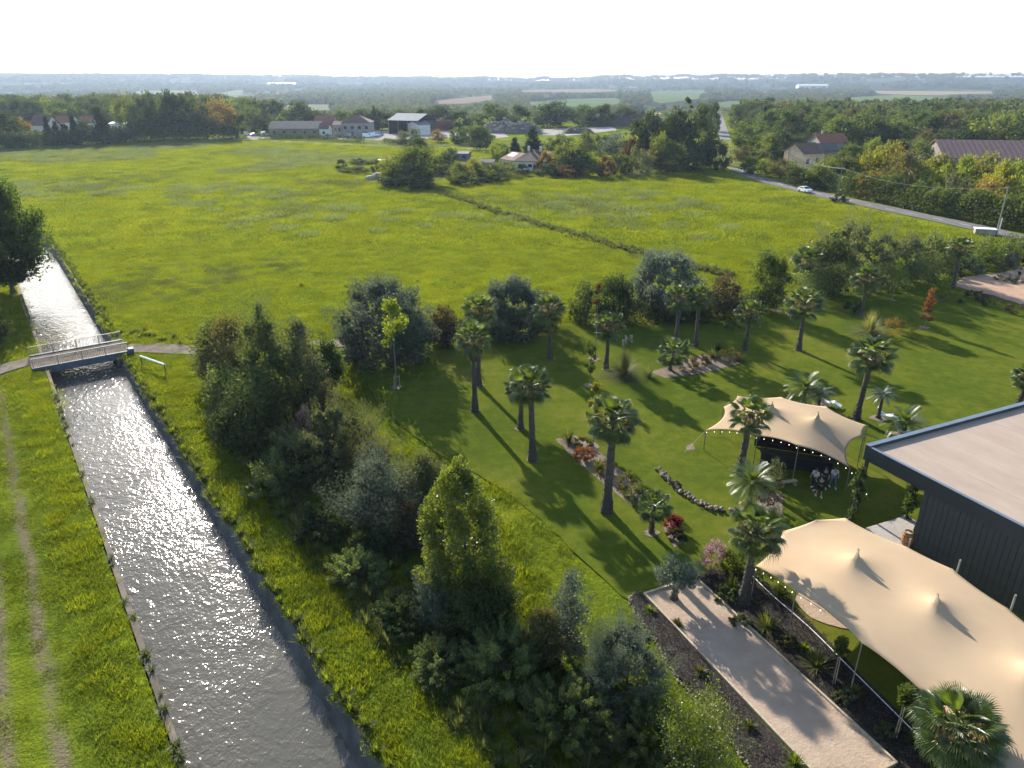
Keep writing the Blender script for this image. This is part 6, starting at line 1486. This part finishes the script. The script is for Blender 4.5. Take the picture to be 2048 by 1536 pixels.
n2 = wood([(0, 262), (120, 262), (300, 262), (470, 262), (560, 256), (540, 240), (300, 234), (0, 236), (-60, 250)], 18.0, (12, 16), ['oak0', 'oak1', 'oak2', 'mid0', 'mid1', 'dark0', 'light0'], '%s tree in the wood %s', 'trees of the wood on the left', 60, seed=5, u0=-60, u1=560, parts=('behind the left-edge buildings', 'behind the red-roofed houses', 'behind the pale poplar', 'behind the orange tree'))
print('wood trees', n1, n2)
# ================================================================ masses: grass, weeds, far woods (kind = stuff)
def scatter(name, P, S, R, K, protos, label, cat):
    """instances of unlinked prototype meshes on the vertices of one mesh object"""
    n = len(P); me = bpy.data.meshes.new(name); me.vertices.add(n); me.vertices.foreach_set('co', np.asarray(P, np.float32).ravel())
    for nm, ty, arr, key in (('scl', 'FLOAT_VECTOR', S, 'vector'), ('rot', 'FLOAT_VECTOR', R, 'vector'), ('kid', 'INT', K, 'value')):
        a = me.attributes.new(nm, ty, 'POINT'); a.data.foreach_set(key, np.asarray(arr, np.int32 if ty == 'INT' else np.float32).ravel())
    me.update(); o = bpy.data.objects.new(name, me); col.objects.link(o); tag(o, label, cat, kind='stuff')
    ng = bpy.data.node_groups.new(name, 'GeometryNodeTree'); ng.interface.new_socket('Geometry', in_out='INPUT', socket_type='NodeSocketGeometry'); ng.interface.new_socket('Geometry', in_out='OUTPUT', socket_type='NodeSocketGeometry')
    N = ng.nodes; Lk = ng.links; gi = N.new('NodeGroupInput'); go = N.new('NodeGroupOutput'); jn = N.new('GeometryNodeJoinGeometry')
    def attr(nm, ty): a = N.new('GeometryNodeInputNamedAttribute'); a.data_type = ty; a.inputs[0].default_value = nm; return a.outputs[0]
    sc_, ro, ki = attr('scl', 'FLOAT_VECTOR'), attr('rot', 'FLOAT_VECTOR'), attr('kid', 'INT')
    for i, pm in enumerate(protos):
        po = bpy.data.objects.new(name + '_kind', pm); oi = N.new('GeometryNodeObjectInfo'); oi.inputs['Object'].default_value = po
        cmp = N.new('FunctionNodeCompare'); cmp.data_type = 'INT'; cmp.operation = 'EQUAL'; ins = [s for s in cmp.inputs if s.type == 'INT']; Lk.new(ki, ins[0]); ins[1].default_value = i
        iop = N.new('GeometryNodeInstanceOnPoints'); Lk.new(gi.outputs[0], iop.inputs['Points']); Lk.new(cmp.outputs[0], iop.inputs['Selection']); Lk.new(oi.outputs['Geometry'], iop.inputs['Instance'])
        Lk.new(ro, iop.inputs['Rotation']); Lk.new(sc_, iop.inputs['Scale']); Lk.new(iop.outputs[0], jn.inputs[0])
    Lk.new(jn.outputs[0], go.inputs[0]); m = o.modifiers.new('scatter', 'NODES'); m.node_group = ng; return o
def patch(n, R, h, w, mat, seed, lean=.5):
    rng = np.random.default_rng(seed); r = R * np.sqrt(rng.random(n)); a = rng.uniform(0, 6.283, n); x, y = r * np.cos(a), r * np.sin(a)
    hh = h * rng.uniform(.45, 1.15, n); th = rng.uniform(0, 6.283, n); dx, dy = np.cos(th) * w / 2, np.sin(th) * w / 2; lx, ly = rng.normal(size=n) * lean * hh, rng.normal(size=n) * lean * hh
    V = np.empty((n, 3, 3)); V[:, 0] = np.stack([x - dx, y - dy, 0 * x], 1); V[:, 1] = np.stack([x + dx, y + dy, 0 * x], 1); V[:, 2] = np.stack([x + lx, y + ly, hh], 1)
    return meshn('patch', V.reshape(-1, 3), np.arange(n * 3).reshape(n, 3), M[mat])
rg = np.random.default_rng(12)
def gridpts(x0, x1, y0, y1, step, jit=.5):
    X, Y = np.meshgrid(np.arange(x0, x1, step), np.arange(y0, y1, step)); X = X.ravel() + rg.uniform(-jit, jit, X.size) * step; Y = Y.ravel() + rg.uniform(-jit, jit, Y.size) * step; return X, Y
def px(X, Y): 
    f = Y * CP + HCAM * SP; return 1024 + FOC * X / f, 768 - FOC * (Y * SP - HCAM * CP) / f
def full(X, Y, s0, s1, kinds, z=.0):
    n = len(X); s = rg.uniform(s0, s1, n); S = np.stack([s, s, s * rg.uniform(.8, 1.25, n)], 1); R = np.stack([0 * s, 0 * s, rg.uniform(0, 6.28, n)], 1)
    return np.stack([X, Y, np.full(n, z)], 1), S, R, rg.choice(kinds, n)
nlaw = inpoly
LAWNW = gpoly(LAWN_PX)
# rough grass on the canal banks and beside the lawn
X, Y = gridpts(-75, 20, 14, 90, .62); D = X * CN.x + Y * CN.y; u, v = px(X, Y)
TRK = [(240, 690), (400, 690), (760, 682), (760, 702), (400, 712), (330, 710), (240, 706)]
TRL = [(-80, 742), (0, 730), (100, 706), (100, 728), (0, 752), (-80, 776)]
COURTX = [(1255, 1195), (1420, 1130), (1560, 1150), (2100, 1540), (1500, 1560)]
ok = (Y < 88) & (u > -120) & (u < 2150) & (v < 1650) & ~inpoly(X, Y, LAWNW) & ~inpoly(u, v, TRK) & ~inpoly(u, v, TRL) & ~inpoly(u, v, COURTX)
canal = (D > D_L - .30) & (D < D_RT + .12); rut = (np.abs(D + 4.6) < .42) | (np.abs(D + 2.75) < .42); worn = (D > -6.2) & (D < -1.2)
ok &= ~canal & ~(rut & (rg.random(len(X)) < .96)) & ~(worn & (rg.random(len(X)) < .08))
X, Y, D = X[ok], Y[ok], D[ok]
P, S, R, K = full(X, Y, .75, 1.2, [0, 0, 1, 2, 3], -.02); wn_ = (D > -6.2) & (D < -1.2); S[wn_, 2] *= .35; S[(D > D_L - .75) & (D < D_L)] *= .55; S[(D > D_RT) & (D < D_RT + .5)] *= .9
strip_ = inpoly(px(X, Y)[0], px(X, Y)[1], [(690, 690), (740, 800), (940, 945), (1250, 1195), (1640, 1600), (1340, 1600), (1180, 1330), (1040, 1090), (900, 930), (740, 850), (700, 780)]); S[strip_, 2] *= .42; K[strip_] = 3
protos = [patch(210, .75, .20, .030, 'grass_blade', 1), patch(210, .75, .27, .032, 'grass_blade', 2), patch(150, .7, .36, .036, 'meadow_blade', 3), patch(170, .7, .16, .03, 'grass_blade', 4)]
scatter('bank_grass', P, S, R, K, protos, 'rough bright grass on the canal banks', 'grass')
# meadow
def meadow(x0, x1, y0, y1, step, sc, nm, lb, keep=1.0):
    X, Y = gridpts(x0, x1, y0, y1, step); u, v = px(X, Y); D = X * CN.x + Y * CN.y
    ok = (u > -150) & (u < 2200) & (v > 280) & ~inpoly(u, v, TRK) & ~inpoly(u, v, TRL) & ~inpoly(X, Y, LAWNW) & ~((D > D_L - .4) & (D < D_RT + .4)) & (rg.random(len(X)) < keep)
    road_x = [(1440, 330), (1530, 350), (1700, 392), (2200, 490), (2200, 545), (1990, 480), (1700, 414), (1500, 366), (1440, 348)]
    ok &= ~inpoly(u, v, road_x) & ~inpoly(u, v, [(1880, 590), (1900, 555), (2048, 525), (2300, 480), (2300, 680), (2048, 620)]) & ~inpoly(u, v, [(1750, 380), (2200, 440), (2200, 530), (1990, 470), (1700, 405), (1500, 360), (1440, 240), (1460, 240)])
    X, Y = X[ok], Y[ok]; P, S, R, K = full(X, Y, .8, 1.25, [0, 0, 1, 2], -.02); S *= sc
    nzv = np.array([noise.noise(Vector((a * .03, b * .03, 0))) for a, b in zip(X, Y)]); K[(nzv > .30) & (rg.random(len(X)) < .35)] = 3
    far = np.clip((Y - 130) / 120, 0, 1); nz2 = np.array([noise.noise(Vector((a * .022 + 5, b * .022, 3))) for a, b in zip(X, Y)]); K[(nz2 > .05) & (rg.random(len(X)) < far * .55)] = 4
    pr = [patch(240, 1.3, .16, .045, 'meadow_blade', 11, .7), patch(240, 1.3, .20, .045, 'meadow_blade', 12, .7), patch(200, 1.2, .26, .05, 'grass_blade', 13, .7), patch(150, 1.1, .34, .05, 'weed_blade', 14), patch(200, 1.2, .36, .06, 'pale_weed', 15)]
    scatter(nm, P, S, R, K, pr, lb, 'grass'); return len(X)
a = meadow(-140, 130, 60, 130, 1.35, 1.0, 'meadow_grass', 'tufty grass of the near meadow')
b = meadow(-260, 200, 130, 395, 2.7, 2.0, 'meadow_grass', 'pale seeding grass of the far meadow')
print('patches', len(D), a, b)
# taller weed clumps dotted over the meadow and along the ditch
X, Y = gridpts(-150, 100, 62, 200, 3.3); u, v = px(X, Y); D = X * CN.x + Y * CN.y
nzv = np.array([noise.noise(Vector((p_ * .045 + 9, q_ * .045, 1))) for p_, q_ in zip(X, Y)])
ok = (nzv > .16) & (rg.random(len(X)) < .4) & (v > 300) & (v < 680) & (u < 1500) & ~((D > D_L - 2) & (D < D_RT + 2)) & ~inpoly(X, Y, LAWNW) & ~inpoly(u, v, TRK)
P, S, R, K = full(X[ok], Y[ok], .5, 1.5, [0, 1], -.02)
def clump(n, h, w, mat, seed): V, F = blades(n, h, w, seed, (35, 88), .3, .15); return meshn('clump', V, F, M[mat])
scatter('meadow_weeds', P, S, R, K, [clump(60, .36, .05, 'meadow_blade', 3), clump(50, .5, .05, 'meadow_blade', 4)], 'taller dark weeds dotted over the meadow', 'weeds')
DT = [G(*q) for q in ((840, 372), (870, 383), (930, 402), (1000, 425), (1100, 455), (1200, 483), (1300, 512), (1380, 532), (1460, 552))]
C = along(DT, .55); P = np.array([[c.x + rg.normal() * .75, c.y + rg.normal() * .75, 0] for c in C for _ in range(4)])
n = len(P); s = rg.uniform(.7, 1.3, n)
scatter('ditch_weeds', P, np.stack([s, s, s], 1), np.stack([0 * s, 0 * s, rg.uniform(0, 6, n)], 1), rg.choice([0, 1], n), [clump(70, .8, .07, 'weed_blade', 6), clump(60, .6, .06, 'weed_blade', 7)], 'overgrown ditch of dark weeds crossing the meadow', 'weeds')
M['ditch_soil'] = plain('ditch_soil', (.052, .062, .026), .95, .3, .5)
mb, _ = ribbon(DT, 2.2, .05, 2, .3); tag(mb.build('ditch', M['ditch_soil']), kind='structure')
# verge scrub along the canal, track and path
Q = []
for q, k_, j in (([(230, 668), (300, 675), (400, 682), (470, 680), (600, 672), (690, 668)], .35, .8),):
    for c in along([G(*z_) for z_ in q], k_): Q.append((c.x + rg.normal() * j, c.y + rg.normal() * j, 0))
s_ = D_RT + .5
for t in np.arange(92, 190, .45): c = cpt(s_ + rg.normal() * .35, t); Q.append((c.x, c.y, 0))
for t in np.arange(20, 84, .42): c = cpt(D_RT + .10 + rg.normal() * .16, t + rg.normal() * .5); Q.append((c.x, c.y, 0))
P = np.array(Q); n = len(P); s = rg.uniform(.5, 1.1, n)
scatter('verge_weeds', P, np.stack([s, s, s], 1), np.stack([0 * s, 0 * s, rg.uniform(0, 6, n)], 1), rg.choice([0, 1], n), [clump(60, .7, .06, 'weed_blade', 16), clump(60, .6, .06, 'grass_blade', 17)], 'tall weeds along the track and the canal rim', 'weeds')
# undergrowth, spread towards the canal so dark plants stand in for the hedge's shade
HP = [(412, 760), (430, 860), (530, 1000), (610, 1100), (700, 1210), (850, 1390), (960, 1540), (1080, 1560), (1330, 1560), (1250, 1400), (1080, 1290), (900, 1080), (700, 860), (640, 780)]
X, Y = gridpts(-40, 12, 18, 75, .8); u, v = px(X, Y); ok = inpoly(u, v, HP); P, S, R, K = full(X[ok], Y[ok], .6, 1.3, [0, 1])
scatter('undergrowth', P, S, R, K, [clump(70, .8, .05, 'weed_blade', 21), clump(60, .6, .05, 'leaf_dark', 22)], 'shaded undergrowth beneath the mixed hedge', 'undergrowth')
# leaf litter and shreds on the mulch
mpx = [[(1275, 1190), (1290, 1190), (1610, 1560), (1520, 1560), (1350, 1345), (1265, 1205)], [(1388, 1160), (1480, 1150), (1600, 1225), (1800, 1430), (1940, 1580), (1840, 1580), (1786, 1528)]]
X, Y = gridpts(5, 26, 18, 37, .30); u, v = px(X, Y); ok = inpoly(u, v, mpx[0]) | inpoly(u, v, mpx[1]); P, S, R, K = full(X[ok], Y[ok], .6, 1.4, [0, 0, 1], .09)
def chips(n, R_, s, mat, seed):
    rng = np.random.default_rng(seed); C = np.stack([rng.uniform(-R_, R_, n), rng.uniform(-R_, R_, n), rng.uniform(.0, .05, n)], 1); D_ = rng.normal(size=(n, 3)) * [1, 1, .3]; V, F = leafquads(C, D_, s, s * .4, rng); return meshn('chips', V, F, M[mat])
M['chip_dark'] = plain('chip_dark', (.05, .035, .028), .9, .3, 2); M['chip_pale'] = plain('chip_pale', (.12, .095, .07), .9, .3, 2)
scatter('bark_mulch', P, S, R, K, [chips(26, .22, .07, 'chip_dark', 1), chips(16, .22, .06, 'chip_pale', 2)], 'bark chips covering the planting beds', 'mulch')
# far woods
FT = {'oak': PROTO['oak0'][1], 'mid': PROTO['mid0'][1], 'dark': PROTO['dark0'][1], 'light': PROTO['light0'][1]}
def lowcrown(mat, seed): V, F = crown('oak', 10, 9, 420, 1.5, seed, cr=.2, lump=.3); return meshn('far_crown', V, F, M[mat])
fp = [lowcrown('leaf_oak', 1), lowcrown('leaf_mid', 2), lowcrown('leaf_dark', 3), lowcrown('leaf_mid', 4), lowcrown('leaf_brown', 5)]
r_ = np.random.default_rng(5); N_ = 46000
rr = 900 * np.exp(r_.random(N_) * math.log(7500 / 900.)); aa = r_.uniform(-.74, .74, N_); X = rr * np.sin(aa); Y = rr * np.cos(aa)
Z = np.array([hill(a_, b_) for a_, b_ in zip(X, Y)])
def px3(X, Y, Z): f = Y * CP - (Z - HCAM) * SP; return 1024 + FOC * X / f, 768 - FOC * (Y * SP + (Z - HCAM) * CP) / f
u, v = px3(X, Y, Z); ok = Z < 32
Hh = r_.uniform(8, 14, N_) * np.where(rr > 3500, 1.3, 1.0)
vtop = px3(X, Y, Z + Hh)[1]
for mk, pl in FIELDS:
    for t in (0, .35, .7, 1.0): ok &= ~inpoly(u, v + (vtop - v) * t, pl)
nz = np.array([noise.fractal(Vector((p_ * .0030, q_ * .0013, 0)), 1.0, 2.0, 4) for p_, q_ in zip(X, Y)])
ok &= (nz > np.where(rr < 2200, -.12, .02)) | (r_.random(N_) < .05)
ok &= ~((u < 500) & (rr < 1150)) & ~((u > 1470) & (rr < 1250)); Zs = Z
# the near right wood beyond the individual trees
X2_, Y2_ = np.meshgrid(np.arange(100, 700, 11.), np.arange(330, 860, 11.)); X2_ = X2_.ravel() + r_.uniform(-4, 4, X2_.size); Y2_ = Y2_.ravel() + r_.uniform(-4, 4, Y2_.size); u2, v2 = px(X2_, Y2_)
ok2 = (u2 > 1478) & (v2 < 262) & (v2 > 226); X, Y, Hh = np.r_[X[ok], X2_[ok2]], np.r_[Y[ok], Y2_[ok2]], np.r_[Hh[ok], r_.uniform(8, 11.5, ok2.sum())]
# left wood beyond
X2_, Y2_ = np.meshgrid(np.arange(-620, -150, 14.), np.arange(560, 760, 13.)); X2_ = X2_.ravel() + r_.uniform(-5, 5, X2_.size); Y2_ = Y2_.ravel() + r_.uniform(-5, 5, Y2_.size); u2, v2 = px(X2_, Y2_)
ok2 = (u2 < 500) & (v2 < 240); X, Y, Hh = np.r_[X, X2_[ok2]], np.r_[Y, Y2_[ok2]], np.r_[Hh, r_.uniform(11, 15, ok2.sum())]
n = len(X); z = np.array([hill(a_, b_) for a_, b_ in zip(X, Y)]); s = Hh / 9.0; wv = s * r_.uniform(1.0, 1.6, n)
print('far crowns', n)
scatter('far_woods', np.stack([X, Y, z - .6], 1), np.stack([wv, wv, s], 1), np.stack([0 * s, 0 * s, r_.uniform(0, 6.28, n)], 1), r_.choice([0, 1, 1, 2, 3, 4], n), fp, 'woods and hedgerows fading into the haze towards the horizon', 'woods')

# ================================================================ haze
t = NT('haze'); pv = t.n('ShaderNodeVolumePrincipled'); pv.inputs['Color'].default_value = (.37, .465, .62, 1); pv.inputs['Density'].default_value = HAZE_DENSITY; pv.inputs['Anisotropy'].default_value = .32
t.l(pv.outputs[0], t.out.inputs['Volume'])
hz_ = MB().box((0, 6900, 8.0), (29000, 14800, 92.0)).build('haze', t.m); tag(hz_, kind='stuff')
